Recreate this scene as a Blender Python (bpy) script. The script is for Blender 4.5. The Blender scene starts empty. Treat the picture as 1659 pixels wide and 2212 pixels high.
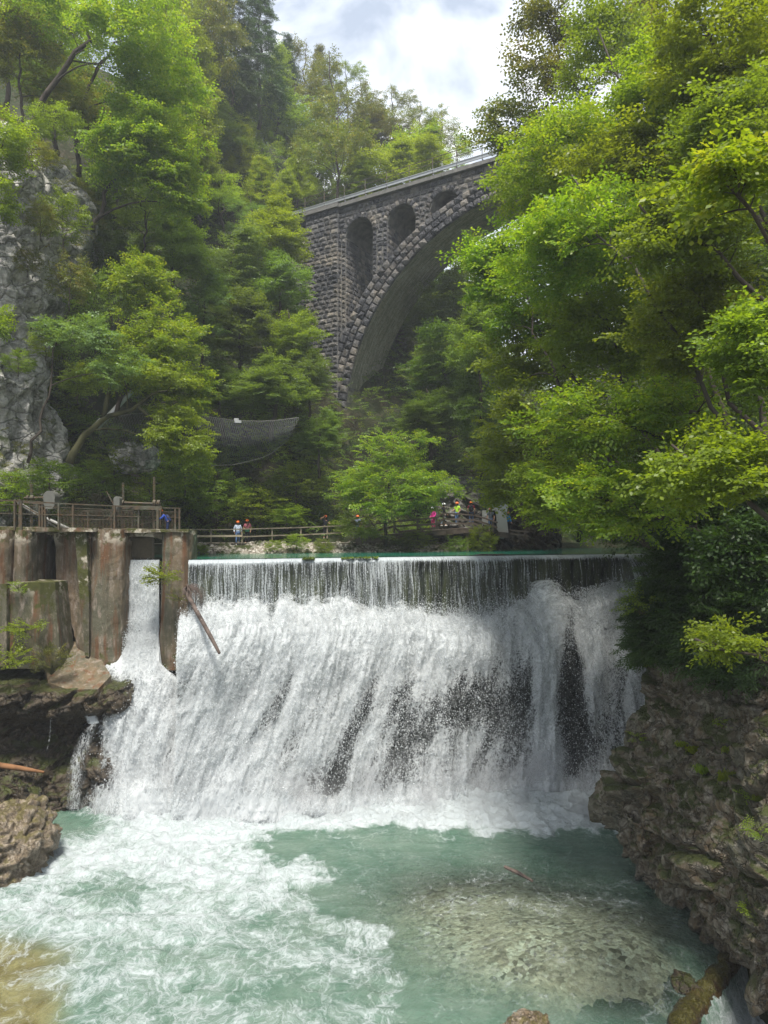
import bpy, bmesh, math, random
import numpy as np
from mathutils import Vector, Matrix
SC = bpy.context.scene
COL = SC.collection
# ------------------------------------------------------------------ camera
F = 1475.0                      # focal length in units of a 1659 x 2212 frame
PITCH = math.atan(44 / F)
CZ = 14.0
cam_d = bpy.data.cameras.new('camera')
cam = bpy.data.objects.new('camera', cam_d)
COL.objects.link(cam)
cam.location = (0, 0, CZ)
cam.rotation_euler = (math.radians(90) + PITCH, 0, 0)
cam_d.sensor_fit = 'VERTICAL'
cam_d.sensor_height = 36.0
cam_d.lens = 36.0 * F / 2212.0
cam_d.clip_start = 0.1
cam_d.clip_end = 2000
SC.camera = cam
SC.render.resolution_x = 768
SC.render.resolution_y = 1024
SC.render.engine = 'CYCLES'
# ------------------------------------------------------------------ light
SUN_EL, SUN_AZ = math.radians(66), math.radians(182)      # azimuth from +Y (ahead), clockwise: the sun stands high behind the camera
sun_d = bpy.data.lights.new('sun', 'SUN')
sun_d.energy = 4.0
sun_d.angle = math.radians(12)
sun_d.color = (1.0, 0.95, 0.86)
sun = bpy.data.objects.new('sun', sun_d)
COL.objects.link(sun)
sdir = Vector((math.sin(SUN_AZ) * math.cos(SUN_EL), math.cos(SUN_AZ) * math.cos(SUN_EL), math.sin(SUN_EL)))
sun.rotation_euler = sdir.to_track_quat('Z', 'Y').to_euler()
sun.location = (0, 0, 120)
W = bpy.data.worlds.new('World')
SC.world = W
W.use_nodes = True
wn, wl = W.node_tree.nodes, W.node_tree.links
wn.clear()
w_out = wn.new('ShaderNodeOutputWorld')
w_sky = wn.new('ShaderNodeTexSky')
w_sky.sky_type = 'NISHITA'
w_sky.sun_disc = False
w_sky.sun_elevation = SUN_EL
w_sky.sun_rotation = SUN_AZ
w_b1 = wn.new('ShaderNodeBackground'); w_b1.inputs[1].default_value = 0.10
wl.new(w_sky.outputs[0], w_b1.inputs[0])
w_tc = wn.new('ShaderNodeTexCoord')
w_sep = wn.new('ShaderNodeSeparateXYZ'); wl.new(w_tc.outputs['Generated'], w_sep.inputs[0])
w_add = wn.new('ShaderNodeMath'); w_add.operation = 'ADD'; w_add.inputs[1].default_value = 0.35
wl.new(w_sep.outputs[2], w_add.inputs[0])
w_max = wn.new('ShaderNodeMath'); w_max.operation = 'MAXIMUM'; w_max.inputs[1].default_value = 0.1
wl.new(w_add.outputs[0], w_max.inputs[0])
w_dv = wn.new('ShaderNodeVectorMath'); w_dv.operation = 'DIVIDE'
w_cmb = wn.new('ShaderNodeCombineXYZ')
for i in range(3): wl.new(w_max.outputs[0], w_cmb.inputs[i])
wl.new(w_tc.outputs['Generated'], w_dv.inputs[0]); wl.new(w_cmb.outputs[0], w_dv.inputs[1])
w_no = wn.new('ShaderNodeTexNoise')
w_no.inputs['Scale'].default_value = 5.6; w_no.inputs['Detail'].default_value = 7
w_no.inputs['Roughness'].default_value = 0.52; w_no.inputs['Distortion'].default_value = 0.25
w_map = wn.new('ShaderNodeMapping'); w_map.inputs[1].default_value = (3.7, 0.6, 5.2)
wl.new(w_dv.outputs[0], w_map.inputs[0]); wl.new(w_map.outputs[0], w_no.inputs['Vector'])
w_rp = wn.new('ShaderNodeValToRGB')
w_rp.color_ramp.elements[0].position = 0.40; w_rp.color_ramp.elements[0].color = (0.40, 0.46, 0.56, 1)
w_rp.color_ramp.elements[1].position = 0.60; w_rp.color_ramp.elements[1].color = (1.0, 1.0, 1.0, 1)
e_ = w_rp.color_ramp.elements.new(0.5); e_.color = (0.72, 0.77, 0.84, 1)
wl.new(w_no.outputs[0], w_rp.inputs[0])
w_b2 = wn.new('ShaderNodeBackground'); w_b2.inputs[1].default_value = 0.88
wl.new(w_rp.outputs[0], w_b2.inputs[0])
w_mx = wn.new('ShaderNodeMixShader')
w_mx.inputs[0].default_value = 0.88
wl.new(w_b1.outputs[0], w_mx.inputs[1]); wl.new(w_b2.outputs[0], w_mx.inputs[2])
wl.new(w_mx.outputs[0], w_out.inputs[0])
SC.view_settings.view_transform = 'Standard'
SC.view_settings.look = 'None'
SC.view_settings.exposure = 0.9
SC.view_settings.gamma = 1
SC.cycles.max_bounces = 8
SC.cycles.transparent_max_bounces = 16
SC.cycles.diffuse_bounces = 3
SC.cycles.caustics_reflective = False
SC.cycles.caustics_refractive = False
# ------------------------------------------------------------------ numbers
def P(x, y, D):
    """the world point D metres ahead of the camera seen at (x, y) of the 1659 x 2212 frame"""
    cx = (x - 829.5) / F; cy = -(y - 1106) / F
    c, s = math.cos(PITCH), math.sin(PITCH)
    Y = c - cy * s; Z = s + cy * c
    return Vector((cx * D / Y, D, CZ + Z * D / Y))
def lerp(a, b, t): return a + (b - a) * t
def sstep(a, b, x):
    t = np.clip((np.asarray(x, float) - a) / (b - a), 0, 1)
    return t * t * (3 - 2 * t)
def _hash(ix, iy, iz, seed):
    h = (ix.astype(np.int64) * 374761393 + iy.astype(np.int64) * 668265263 + iz.astype(np.int64) * 2147483647 + seed * 1274126177) & 0xffffffff
    h = ((h ^ (h >> 13)) * 1274126177) & 0xffffffff
    h = ((h ^ (h >> 16)) * 2246822519) & 0xffffffff
    return ((h ^ (h >> 15)) & 0xffffff) / float(0xffffff)
def vnoise(p, seed=0):
    """smooth value noise, -1..1, p is (N,3)"""
    i = np.floor(p).astype(np.int64); f = p - i
    f = f * f * f * (f * (f * 6 - 15) + 10)
    r = 0
    for dx in (0, 1):
        for dy in (0, 1):
            for dz in (0, 1):
                w = (f[:, 0] if dx else 1 - f[:, 0]) * (f[:, 1] if dy else 1 - f[:, 1]) * (f[:, 2] if dz else 1 - f[:, 2])
                r = r + w * _hash(i[:, 0] + dx, i[:, 1] + dy, i[:, 2] + dz, seed)
    return r * 2 - 1
def fbm(p, oct=4, seed=0, rough=0.5):
    r = 0; a = 1.0; t = 0
    for k in range(oct):
        r = r + a * vnoise(p * (2.03 ** k) + 17.3 * k, seed + k); t += a; a *= rough
    return r / t
def ridged(p, oct=4, seed=0, rough=0.55):
    r = 0; a = 1.0; t = 0
    for k in range(oct):
        r = r + a * (1 - 2 * np.abs(vnoise(p * (2.07 ** k) + 9.1 * k, seed + k))); t += a; a *= rough
    return r / t
def cells(p, seed=0):
    """nearest-cell noise: (distance to nearest, nearest id value, gap between first and second)"""
    i = np.floor(p).astype(np.int64)
    d1 = np.full(len(p), 9.0); d2 = np.full(len(p), 9.0); v = np.zeros(len(p))
    for dx in (-1, 0, 1):
        for dy in (-1, 0, 1):
            for dz in (-1, 0, 1):
                cx, cy, cz = i[:, 0] + dx, i[:, 1] + dy, i[:, 2] + dz
                q = np.stack([cx + _hash(cx, cy, cz, seed), cy + _hash(cx, cy, cz, seed + 7), cz + _hash(cx, cy, cz, seed + 13)], 1)
                d = np.linalg.norm(q - p, axis=1)
                nv = _hash(cx, cy, cz, seed + 29)
                near = d < d1
                d2 = np.where(near, d1, np.minimum(d2, d)); v = np.where(near, nv, v); d1 = np.where(near, d, d1)
    return d1, v, d2 - d1
# ------------------------------------------------------------------ materials
class NT:
    def __init__(s, name):
        s.m = bpy.data.materials.new(name); s.m.use_nodes = True
        s.n, s.l = s.m.node_tree.nodes, s.m.node_tree.links
        s.n.clear(); s.out = s.n.new('ShaderNodeOutputMaterial')
    def new(s, t, **kw):
        n = s.n.new(t)
        for k, v in kw.items(): setattr(n, k, v)
        return n
    def put(s, sock, v):
        if v is None: return
        if isinstance(v, bpy.types.NodeSocket): s.l.new(v, sock)
        else:
            if hasattr(sock.default_value, '__len__') and not hasattr(v, '__len__'): v = [v] * len(sock.default_value)
            if hasattr(v, '__len__') and hasattr(sock.default_value, '__len__') and len(v) == 3 and len(sock.default_value) == 4: v = (*v, 1)
            sock.default_value = v
    def math(s, op, a, b=None, c=None, clamp=False):
        n = s.new('ShaderNodeMath', operation=op, use_clamp=clamp)
        s.put(n.inputs[0], a); s.put(n.inputs[1], b)
        if c is not None: s.put(n.inputs[2], c)
        return n.outputs[0]
    def vmath(s, op, a, b=None):
        n = s.new('ShaderNodeVectorMath', operation=op); s.put(n.inputs[0], a); s.put(n.inputs[1], b)
        return n.outputs[0]
    def coord(s, kind='Object'):
        return s.new('ShaderNodeTexCoord').outputs[kind]
    def pos(s): return s.new('ShaderNodeNewGeometry').outputs['Position']
    def attr(s, name, out='Fac'):
        return s.new('ShaderNodeAttribute', attribute_name=name).outputs[out]
    def mapv(s, v, scale=(1, 1, 1), loc=(0, 0, 0), rot=(0, 0, 0)):
        n = s.new('ShaderNodeMapping'); s.l.new(v, n.inputs[0])
        n.inputs[1].default_value = loc; n.inputs[2].default_value = rot; n.inputs[3].default_value = scale
        return n.outputs[0]
    def noise(s, v, scale=1, detail=4, rough=0.5, dist=0, out=0):
        n = s.new('ShaderNodeTexNoise')
        if v is not None: s.l.new(v, n.inputs['Vector'])
        s.put(n.inputs['Scale'], scale); n.inputs['Detail'].default_value = detail
        n.inputs['Roughness'].default_value = rough; n.inputs['Distortion'].default_value = dist
        return n.outputs[out]
    def vor(s, v, scale=1, feature='F1', out=0, rnd=1):
        n = s.new('ShaderNodeTexVoronoi', feature=feature); s.l.new(v, n.inputs['Vector'])
        n.inputs['Scale'].default_value = scale; n.inputs['Randomness'].default_value = rnd
        return n.outputs[out]
    def ramp(s, v, stops, interp='LINEAR'):
        n = s.new('ShaderNodeValToRGB'); s.l.new(v, n.inputs[0]); r = n.color_ramp; r.interpolation = interp
        while len(r.elements) < len(stops): r.elements.new(0.5)
        for e, (p, c) in zip(r.elements, stops):
            e.position = p
            e.color = (c, c, c, 1) if not hasattr(c, '__len__') else (*c, 1)[:4]
        return n.outputs[0]
    def mix(s, f, a, b, bt='MIX'):
        n = s.new('ShaderNodeMix', data_type='RGBA', blend_type=bt)
        s.put(n.inputs[0], f); s.put(n.inputs[6], a); s.put(n.inputs[7], b)
        return n.outputs[2]
    def range(s, v, a, b, c=0, d=1, smooth=False):
        n = s.new('ShaderNodeMapRange', interpolation_type='SMOOTHSTEP' if smooth else 'LINEAR')
        for i, q in enumerate((v, a, b, c, d)): s.put(n.inputs[i], q)
        return n.outputs[0]
    def bump(s, h, strength=0.5, dist=0.05, normal=None):
        n = s.new('ShaderNodeBump'); n.inputs['Strength'].default_value = strength; n.inputs['Distance'].default_value = dist
        s.l.new(h, n.inputs['Height'])
        if normal is not None: s.l.new(normal, n.inputs['Normal'])
        return n.outputs[0]
    def bsdf(s, col, rough=0.8, spec=0.3, metal=0, normal=None):
        n = s.new('ShaderNodeBsdfPrincipled')
        s.put(n.inputs['Base Color'], col); s.put(n.inputs['Roughness'], rough)
        s.put(n.inputs['Specular IOR Level'], spec); s.put(n.inputs['Metallic'], metal)
        if normal is not None: s.l.new(normal, n.inputs['Normal'])
        return n.outputs[0]
    def mixs(s, f, a, b):
        n = s.new('ShaderNodeMixShader'); s.put(n.inputs[0], f); s.l.new(a, n.inputs[1]); s.l.new(b, n.inputs[2])
        return n.outputs[0]
    def done(s, sh):
        s.l.new(sh, s.out.inputs[0]); return s.m
MAT = {}
def plain(name, col, rough=0.7, spec=0.3, metal=0, var=0.25, scale=6, bump=0.2):
    if name in MAT: return MAT[name]
    t = NT(name); p = t.coord('Object')
    n = t.noise(p, scale, 5, 0.6)
    c = t.mix(n, [k * (1 - var) for k in col], [min(1, k * (1 + var)) for k in col])
    MAT[name] = t.done(t.bsdf(c, rough, spec, metal, t.bump(n, bump, 0.02)))
    return MAT[name]
# ------------------------------------------------------------------ mesh builders
def new_obj(name, me, mat=None, parent=None, smooth=False):
    o = bpy.data.objects.new(name, me); COL.objects.link(o)
    if mat is not None: me.materials.append(mat)
    if parent is not None: o.parent = parent
    if smooth: me.polygons.foreach_set('use_smooth', np.ones(len(me.polygons), bool))
    return o
def np_mesh(name, V, Fc, mat=None, parent=None, smooth=False, attrs=None):
    V = np.asarray(V, np.float32); Fc = np.asarray(Fc, np.int32)
    me = bpy.data.meshes.new(name)
    k = Fc.shape[1]
    me.vertices.add(len(V)); me.vertices.foreach_set('co', V.ravel())
    me.loops.add(Fc.size); me.loops.foreach_set('vertex_index', Fc.ravel())
    me.polygons.add(len(Fc)); me.polygons.foreach_set('loop_start', np.arange(0, Fc.size, k, dtype=np.int32))
    me.polygons.foreach_set('loop_total', np.full(len(Fc), k, np.int32))
    me.update(calc_edges=True)
    for a, d in (attrs or {}).items():
        d = np.asarray(d, np.float32)
        if d.ndim == 1: at = me.attributes.new(a, 'FLOAT', 'POINT'); at.data.foreach_set('value', d)
        else: at = me.attributes.new(a, 'FLOAT_VECTOR', 'POINT'); at.data.foreach_set('vector', d.ravel())
    return new_obj(name, me, mat, parent, smooth)
def grid_faces(nr, nc, keep=None):
    i = np.arange(nr - 1)[:, None] * nc + np.arange(nc - 1)[None, :]
    f = np.stack([i, i + 1, i + nc + 1, i + nc], -1)
    if keep is not None: return f[keep]
    return f.reshape(-1, 4)
class MB:
    def __init__(s): s.v = []; s.f = []
    def add(s, vs, fs):
        b = len(s.v); s.v += [tuple(q) for q in vs]; s.f += [tuple(b + i for i in f) for f in fs]; return s
    def box(s, c, size, rz=0, M=None):
        x, y, z = size[0] / 2, size[1] / 2, size[2] / 2
        vs = [Vector((a * x, b * y, d * z)) for d in (-1, 1) for a, b in ((-1, -1), (1, -1), (1, 1), (-1, 1))]
        R = M if M is not None else Matrix.Rotation(rz, 3, 'Z')
        vs = [R @ v + Vector(c) for v in vs]
        return s.add(vs, [(3, 2, 1, 0), (4, 5, 6, 7), (0, 1, 5, 4), (1, 2, 6, 5), (2, 3, 7, 6), (3, 0, 4, 7)])
    def beam(s, a, b, w, h, up=(0, 0, 1)):
        a, b = Vector(a), Vector(b); d = b - a; L = d.length; d.normalize()
        side = d.cross(Vector(up))
        if side.length < 1e-4: side = Vector((1, 0, 0))
        side.normalize(); u = side.cross(d)
        M = Matrix((side, d, u)).transposed()
        return s.box((a + b) / 2, (w, L, h), M=M)
    def tube(s, pts, r, n=8, cap=True):
        pts = [Vector(p) for p in pts]
        if not hasattr(r, '__len__'): r = [r] * len(pts)
        vs = []; prev = None
        for i, p in enumerate(pts):
            d = (pts[min(i + 1, len(pts) - 1)] - pts[max(i - 1, 0)])
            if d.length < 1e-7: d = Vector((0, 0, 1))
            d.normalize()
            if prev is None:
                prev = d.orthogonal().normalized()
            a = prev - d * prev.dot(d)
            a = d.orthogonal() if a.length < 1e-5 else a
            a.normalize(); b = d.cross(a); prev = a
            vs += [p + (a * math.cos(t) + b * math.sin(t)) * r[i] for t in [2 * math.pi * k / n for k in range(n)]]
        fs = [(i * n + k, i * n + (k + 1) % n, (i + 1) * n + (k + 1) % n, (i + 1) * n + k) for i in range(len(pts) - 1) for k in range(n)]
        if cap: fs += [tuple(range(n - 1, -1, -1)), tuple(range((len(pts) - 1) * n, len(pts) * n))]
        return s.add(vs, fs)
    def prism(s, poly, vec):
        poly = [Vector(p) for p in poly]; vec = Vector(vec); n = len(poly)
        return s.add(poly + [p + vec for p in poly], [tuple(range(n)), tuple(range(2 * n - 1, n - 1, -1))] + [(i, i + n, (i + 1) % n + n, (i + 1) % n) for i in range(n)])
    def lathe(s, prof, c=(0, 0, 0), n=14, sx=1, sy=1, M=None):
        vs = []; c = Vector(c)
        for r, z in prof:
            for k in range(n):
                t = 2 * math.pi * k / n; q = Vector((r * math.cos(t) * sx, r * math.sin(t) * sy, z))
                vs.append((M @ q if M is not None else q) + c)
        m = len(prof)
        fs = [(i * n + k, i * n + (k + 1) % n, (i + 1) * n + (k + 1) % n, (i + 1) * n + k) for i in range(m - 1) for k in range(n)]
        fs += [tuple(range(n - 1, -1, -1)), tuple(range((m - 1) * n, m * n))]
        return s.add(vs, fs)
    def build(s, name, mat, parent=None, smooth=False, rough=None, level=3):
        me = bpy.data.meshes.new(name); me.from_pydata(s.v, [], s.f); me.update()
        bm = bmesh.new(); bm.from_mesh(me)
        bmesh.ops.recalc_face_normals(bm, faces=bm.faces)
        if rough:
            amp, sc, seed, cut = rough
            bmesh.ops.remove_doubles(bm, verts=bm.verts, dist=1e-4)
            bmesh.ops.triangulate(bm, faces=[f for f in bm.faces if len(f.verts) > 4])
            for it in range(8):
                es = [e for e in bm.edges if e.calc_length() > cut]
                if not es: break
                bmesh.ops.subdivide_edges(bm, edges=es, cuts=1, use_grid_fill=True)
            bmesh.ops.triangulate(bm, faces=[f for f in bm.faces if len(f.verts) > 4])
            bm.normal_update()
            V = np.array([v.co for v in bm.verts]); N = np.array([v.normal for v in bm.verts])
            d = fbm(V * sc, 4, seed, 0.6) * amp
            V = V + N * d[:, None]
            for v, q in zip(bm.verts, V): v.co = q
        bm.to_mesh(me); bm.free()
        return new_obj(name, me, mat, parent, smooth)
def tag(o, label=None, cat=None, group=None, kind=None):
    if label: o['label'] = label
    if cat: o['category'] = cat
    if group: o['group'] = group
    if kind: o['kind'] = kind
    return o
def empty(name, loc=(0, 0, 0), rz=0, **kw):
    o = bpy.data.objects.new(name, None); COL.objects.link(o)
    o.location = loc; o.rotation_euler = (0, 0, rz); o.empty_display_size = 0.2
    return tag(o, **kw)
def copy_tree(o, parent=None):
    c = o.copy(); COL.objects.link(c)
    if parent is not None: c.parent = parent
    for ch in list(o.children): copy_tree(ch, c)
    return c
def local(o, ch):
    """keep a child built in world coordinates where it is under a root that stands elsewhere"""
    ch.matrix_parent_inverse = (Matrix.Translation(o.location) @ o.rotation_euler.to_matrix().to_4x4()).inverted()
    return ch
# ------------------------------------------------------------------ surface materials
def mat_rock(name, c1, c2, c3, moss=0.3, scale=1.0, mosscol=(0.05, 0.07, 0.015), wet=0.75, crk=0.7, streak=0.0):
    t = NT(name); p = t.pos()
    big = t.noise(p, 0.45 * scale, 5, 0.62, 0.6)
    mid = t.noise(p, 2.3 * scale, 7, 0.65, 0.4)
    fine = t.noise(p, 11 * scale, 6, 0.7)
    crack = t.vor(t.mapv(t.vmath('ADD', p, t.noise(p, 1.6 * scale, 3, 0.6, out=1)), (1, 1, 1.5)), 1.3 * scale, 'DISTANCE_TO_EDGE')
    c = t.mix(t.range(big, 0.35, 0.65), c1, c2)
    c = t.mix(t.range(mid, 0.45, 0.7), c, c3)
    c = t.mix(t.range(fine, 0.3, 0.75, 0.55, 1.25), (0, 0, 0), c)
    c.node.clamp_factor = False
    c = t.mix(t.range(crack, 0.0, 0.045, crk, 0), c, [k * 0.3 for k in c1])
    if streak: c = t.mix(t.range(t.noise(t.mapv(p, (1.2, 1.2, .16)), 1.0, 6, .65, .4), .48, .66, 0, streak), c, (.07, .075, .05))
    g = t.new('ShaderNodeNewGeometry'); nz = t.new('ShaderNodeSeparateXYZ'); t.l.new(g.outputs['Normal'], nz.inputs[0])
    ms = t.math('ADD', t.math('MULTIPLY', nz.outputs[2], 0.25), t.noise(p, 0.9 * scale, 6, 0.7))
    c = t.mix(t.range(ms, 0.78 - moss * 0.5, 0.9 - moss * 0.5), c, t.mix(fine, mosscol, [k * 1.8 for k in mosscol]))
    h = t.math('ADD', t.math('MULTIPLY', mid, 0.8), t.math('ADD', t.math('MULTIPLY', fine, 0.35), t.math('MULTIPLY', t.range(crack, 0, 0.08), 0.5)))
    return t.done(t.bsdf(c, t.range(mid, 0.3, 0.7, wet, min(1, wet + 0.2)), 0.4, 0, t.bump(h, 0.9, 0.22 / scale)))
M_BOULDER = mat_rock('mottled grey brown limestone', (0.125, 0.104, 0.074), (0.12, 0.08, 0.04), (0.35, 0.32, 0.27), 0.36, 1.3, (0.035, 0.042, 0.010), 0.42, .8, .6)
M_CLIFF = mat_rock('pale grey limestone', (0.60, 0.58, 0.54), (0.40, 0.39, 0.38), (0.80, 0.77, 0.72), 0.36, 0.6, (0.055, 0.07, 0.025), 0.8, .5, .8)
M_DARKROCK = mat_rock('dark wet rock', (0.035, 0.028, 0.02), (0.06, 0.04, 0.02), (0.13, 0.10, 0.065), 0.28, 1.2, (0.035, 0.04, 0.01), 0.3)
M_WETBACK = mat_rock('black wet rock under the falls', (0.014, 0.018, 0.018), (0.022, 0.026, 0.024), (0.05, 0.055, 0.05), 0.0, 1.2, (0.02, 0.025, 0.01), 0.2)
M_TANROCK = mat_rock('pale brown limestone', (0.26, 0.205, 0.145), (0.17, 0.125, 0.075), (0.42, 0.36, 0.29), 0.30, 2.2, (0.09, 0.075, 0.03), 0.4)
M_SLATE = mat_rock('layered grey slope rock', (0.16, 0.15, 0.14), (0.09, 0.08, 0.065), (0.34, 0.33, 0.31), 0.38, 0.9, (0.04, 0.055, 0.015), 0.7)
def mat_ground():
    t = NT('forest floor'); p = t.pos()
    a = t.noise(p, 0.35, 6, 0.65); b = t.noise(p, 3.1, 6, 0.7)
    c = t.mix(t.range(a, 0.35, 0.62), (0.045, 0.038, 0.024), (0.035, 0.055, 0.018))
    c = t.mix(t.range(b, 0.5, 0.75), c, (0.12, 0.10, 0.07))
    return t.done(t.bsdf(c, 0.95, 0.15, 0, t.bump(b, 1, 0.3)))
M_GROUND = mat_ground()
def mat_gravel():
    t = NT('stony bank'); p = t.pos()
    v = t.vor(p, 5.5, 'F1', 1); d = t.vor(p, 5.5)
    s = t.new('ShaderNodeSeparateColor'); t.l.new(v, s.inputs[0])
    c = t.ramp(s.outputs[0], [(0, (0.10, 0.085, 0.065)), (0.5, (0.26, 0.23, 0.19)), (1, (0.5, 0.47, 0.42))])
    c = t.mix(t.range(t.noise(p, 0.8, 5, 0.6), 0.5, 0.62), c, (0.05, 0.06, 0.02))
    return t.done(t.bsdf(c, 0.9, 0.2, 0, t.bump(d, 1, -0.15)))
M_GRAVEL = mat_gravel()
def mat_bed():
    t = NT('pebble river bed'); p = t.pos()
    q = t.vmath('ADD', p, t.vmath('MULTIPLY', t.noise(p, 3, 3, 0.6, out=1), (.25, .25, 0)))
    v = t.vor(q, 5.5, 'F1', 1); d = t.vor(q, 5.5)
    s = t.new('ShaderNodeSeparateColor'); t.l.new(v, s.inputs[0])
    c = t.ramp(s.outputs[1], [(0, (0.16, 0.13, 0.10)), (0.35, (0.50, 0.43, 0.34)), (0.8, (0.72, 0.65, 0.54)), (1, (0.85, 0.8, 0.7))])
    c = t.mix(t.range(t.noise(p, 0.55, 5, 0.6), 0.42, 0.68), c, (0.64, 0.55, 0.44))
    c = t.mix(t.range(t.noise(p, 6.5, 4, 0.7), 0.55, 0.7), c, (0.16, 0.14, 0.11))
    return t.done(t.bsdf(c, 0.8, 0.2, 0, t.bump(d, 0.8, -0.1)))
M_BED = mat_bed()
def mat_concrete(name='weathered concrete', base=(0.17, 0.115, 0.07), moss=0.5, ztop=14.1, mossdepth=1.4):
    t = NT(name); p = t.pos()
    a = t.noise(t.mapv(p, (1, 1, 0.35)), 0.55, 6, 0.62, 0.5); b = t.noise(t.mapv(p, (1.3, 1.3, 0.5)), 2.6, 7, 0.7); f = t.noise(p, 16, 5, 0.75)
    c = t.mix(t.range(a, 0.38, 0.62), base, (0.10, 0.095, 0.065))
    c = t.mix(t.range(b, 0.5, 0.68), c, (0.27, 0.22, 0.18))
    c = t.mix(t.range(t.noise(t.mapv(p, (2.2, 2.2, 0.25), (5, 2, 1)), 1.1, 5, 0.6), 0.53, 0.64), c, (0.125, 0.062, 0.03))
    c = t.mix(t.range(t.noise(t.mapv(p, (2.5, 2.5, 0.3), (9, 3, 4)), 1.0, 5, 0.65), 0.5, 0.68, 0, 0.75), c, (0.055, 0.05, 0.03))
    c = t.mix(t.range(f, 0.64, 0.70), c, (0.55, 0.5, 0.44))
    c = t.mix(t.range(t.noise(p, 7, 5, 0.7), 0.3, 0.42, 0.6, 0), c, (0.04, 0.035, 0.025))
    s = t.new('ShaderNodeSeparateXYZ'); t.l.new(p, s.inputs[0])
    # moss mats grow down from the top of the masonry and up from the wet foot; pale bare patches between them
    up = t.range(s.outputs[2], ztop - mossdepth, ztop, 0, 0.17)
    lo = t.range(s.outputs[2], 8.6, 6.8, 0, 0.16)
    bare = t.noise(p, 1.3, 4, 0.6)
    c = t.mix(t.math('MULTIPLY', t.range(s.outputs[2], ztop - 0.9, ztop - 0.3, 0, 1), t.range(bare, 0.5, 0.56)), c, (0.42, 0.38, 0.31))
    mm = t.math('ADD', t.noise(p, 1.5, 7, 0.7), t.math('ADD', up, lo))
    c = t.mix(t.range(mm, 0.78 - moss * 0.25, 0.86 - moss * 0.25), c, t.mix(f, (0.03, 0.036, 0.008), (0.085, 0.085, 0.018)))
    h = t.math('ADD', t.math('MULTIPLY', b, 0.7), t.math('MULTIPLY', f, 0.5))
    return t.done(t.bsdf(c, 0.75, 0.3, 0, t.bump(h, 0.9, 0.08)))
M_CONC = mat_concrete()
M_CONC_MOSS = mat_concrete('mossy concrete', (0.09, 0.085, 0.05), 0.75, 11.5, 3.0)
M_CONC_TAN = mat_concrete('smooth tan concrete', (0.15, 0.11, 0.065), 0.0, 30, 1)
def mat_steel():
    t = NT('painted green brown steel'); p = t.pos()
    n = t.noise(p, 5, 6, 0.7)
    c = t.mix(t.range(n, 0.4, 0.65), (0.045, 0.042, 0.028), (0.10, 0.06, 0.03))
    c = t.mix(t.range(t.noise(p, 1.7, 4), 0.5, 0.7), c, (0.085, 0.085, 0.06))
    return t.done(t.bsdf(c, 0.6, 0.4, 0.0, t.bump(n, 0.3, 0.01)))
M_STEEL = mat_steel()
M_STEEL_GREY = plain('grey painted cover steel', (0.12, 0.12, 0.105), 0.5, 0.4, 0, 0.3, 3)
M_GALV = plain('galvanised steel', (0.42, 0.43, 0.43), 0.4, 0.5, 0.5, 0.15, 3)
M_GATE = plain('old olive timber gate', (0.085, 0.07, 0.045), 0.8, 0.2, 0, 0.45, 3, 0.6)
def mat_wood(name, a, b):
    t = NT(name); p = t.coord('Object')
    n = t.noise(t.mapv(p, (3, 3, 12)), 2.5, 6, 0.65, 0.3); m = t.noise(p, 1.4, 4)
    c = t.mix(n, a, b); c = t.mix(t.range(m, 0.5, 0.7), c, [k * 0.6 for k in a])
    return t.done(t.bsdf(c, 0.85, 0.2, 0, t.bump(n, 0.4, 0.01)))
M_WOOD = mat_wood('weathered fence wood', (0.13, 0.11, 0.075), (0.30, 0.26, 0.19))
M_WOOD_D = mat_wood('dark bridge timber', (0.075, 0.055, 0.045), (0.20, 0.155, 0.125))
M_WOOD_L = mat_wood('pale new plank', (0.36, 0.29, 0.20), (0.52, 0.44, 0.32))
M_BARK = mat_wood('dark grey bark', (0.035, 0.028, 0.022), (0.10, 0.082, 0.065))
M_BARK_MOSS = mat_wood('mossy bark', (0.05, 0.05, 0.022), (0.11, 0.105, 0.05))
M_LOG = mat_wood('red brown peeled log', (0.16, 0.075, 0.035), (0.30, 0.16, 0.08))
M_LOGD = mat_wood('grey brown debris wood', (0.06, 0.045, 0.04), (0.17, 0.13, 0.11))
def mat_leaf(name, dark, light, warm=None, trans=0.45, rough=0.5, hue_var=0.18):
    t = NT(name)
    r = t.attr('rnd'); oi = t.new('ShaderNodeObjectInfo'); p = t.pos()
    n = t.noise(p, 0.55, 3, 0.6)
    f = t.math('ADD', t.math('MULTIPLY', r, 0.55), t.range(n, 0.3, 0.7, 0, 0.45), clamp=True)
    c = t.mix(f, dark, light)
    if warm is not None:
        c = t.mix(t.range(t.math('ADD', t.noise(p, 1.9, 2), t.math('MULTIPLY', r, 0.25)), 0.62, 0.9), c, warm)
    hs = t.new('ShaderNodeHueSaturation')
    t.put(hs.inputs['Hue'], t.math('ADD', 0.5, t.math('MULTIPLY', t.math('SUBTRACT', oi.outputs['Random'], 0.5), 0.03)))
    t.put(hs.inputs['Value'], t.range(oi.outputs['Random'], 0, 1, 1 - hue_var, 1 + hue_var)); t.l.new(c, hs.inputs['Color'])
    c = hs.outputs[0]
    b = t.bsdf(c, rough - .08, 0.4)
    tr = t.new('ShaderNodeBsdfTranslucent')
    t.l.new(t.mix(1.0, c, (1.68, 1.6, 0.42), 'MULTIPLY'), tr.inputs[0])
    return t.done(t.mixs(trans, b, tr.outputs[0]))
L_BRIGHT = mat_leaf('bright yellow green leaves', (0.09, 0.165, 0.014), (0.225, 0.32, 0.032), (0.29, 0.33, 0.045), 0.55)
L_FRESH = mat_leaf('fresh green leaves', (0.10, 0.155, 0.014), (0.25, 0.32, 0.032), None, 0.55)
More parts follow.
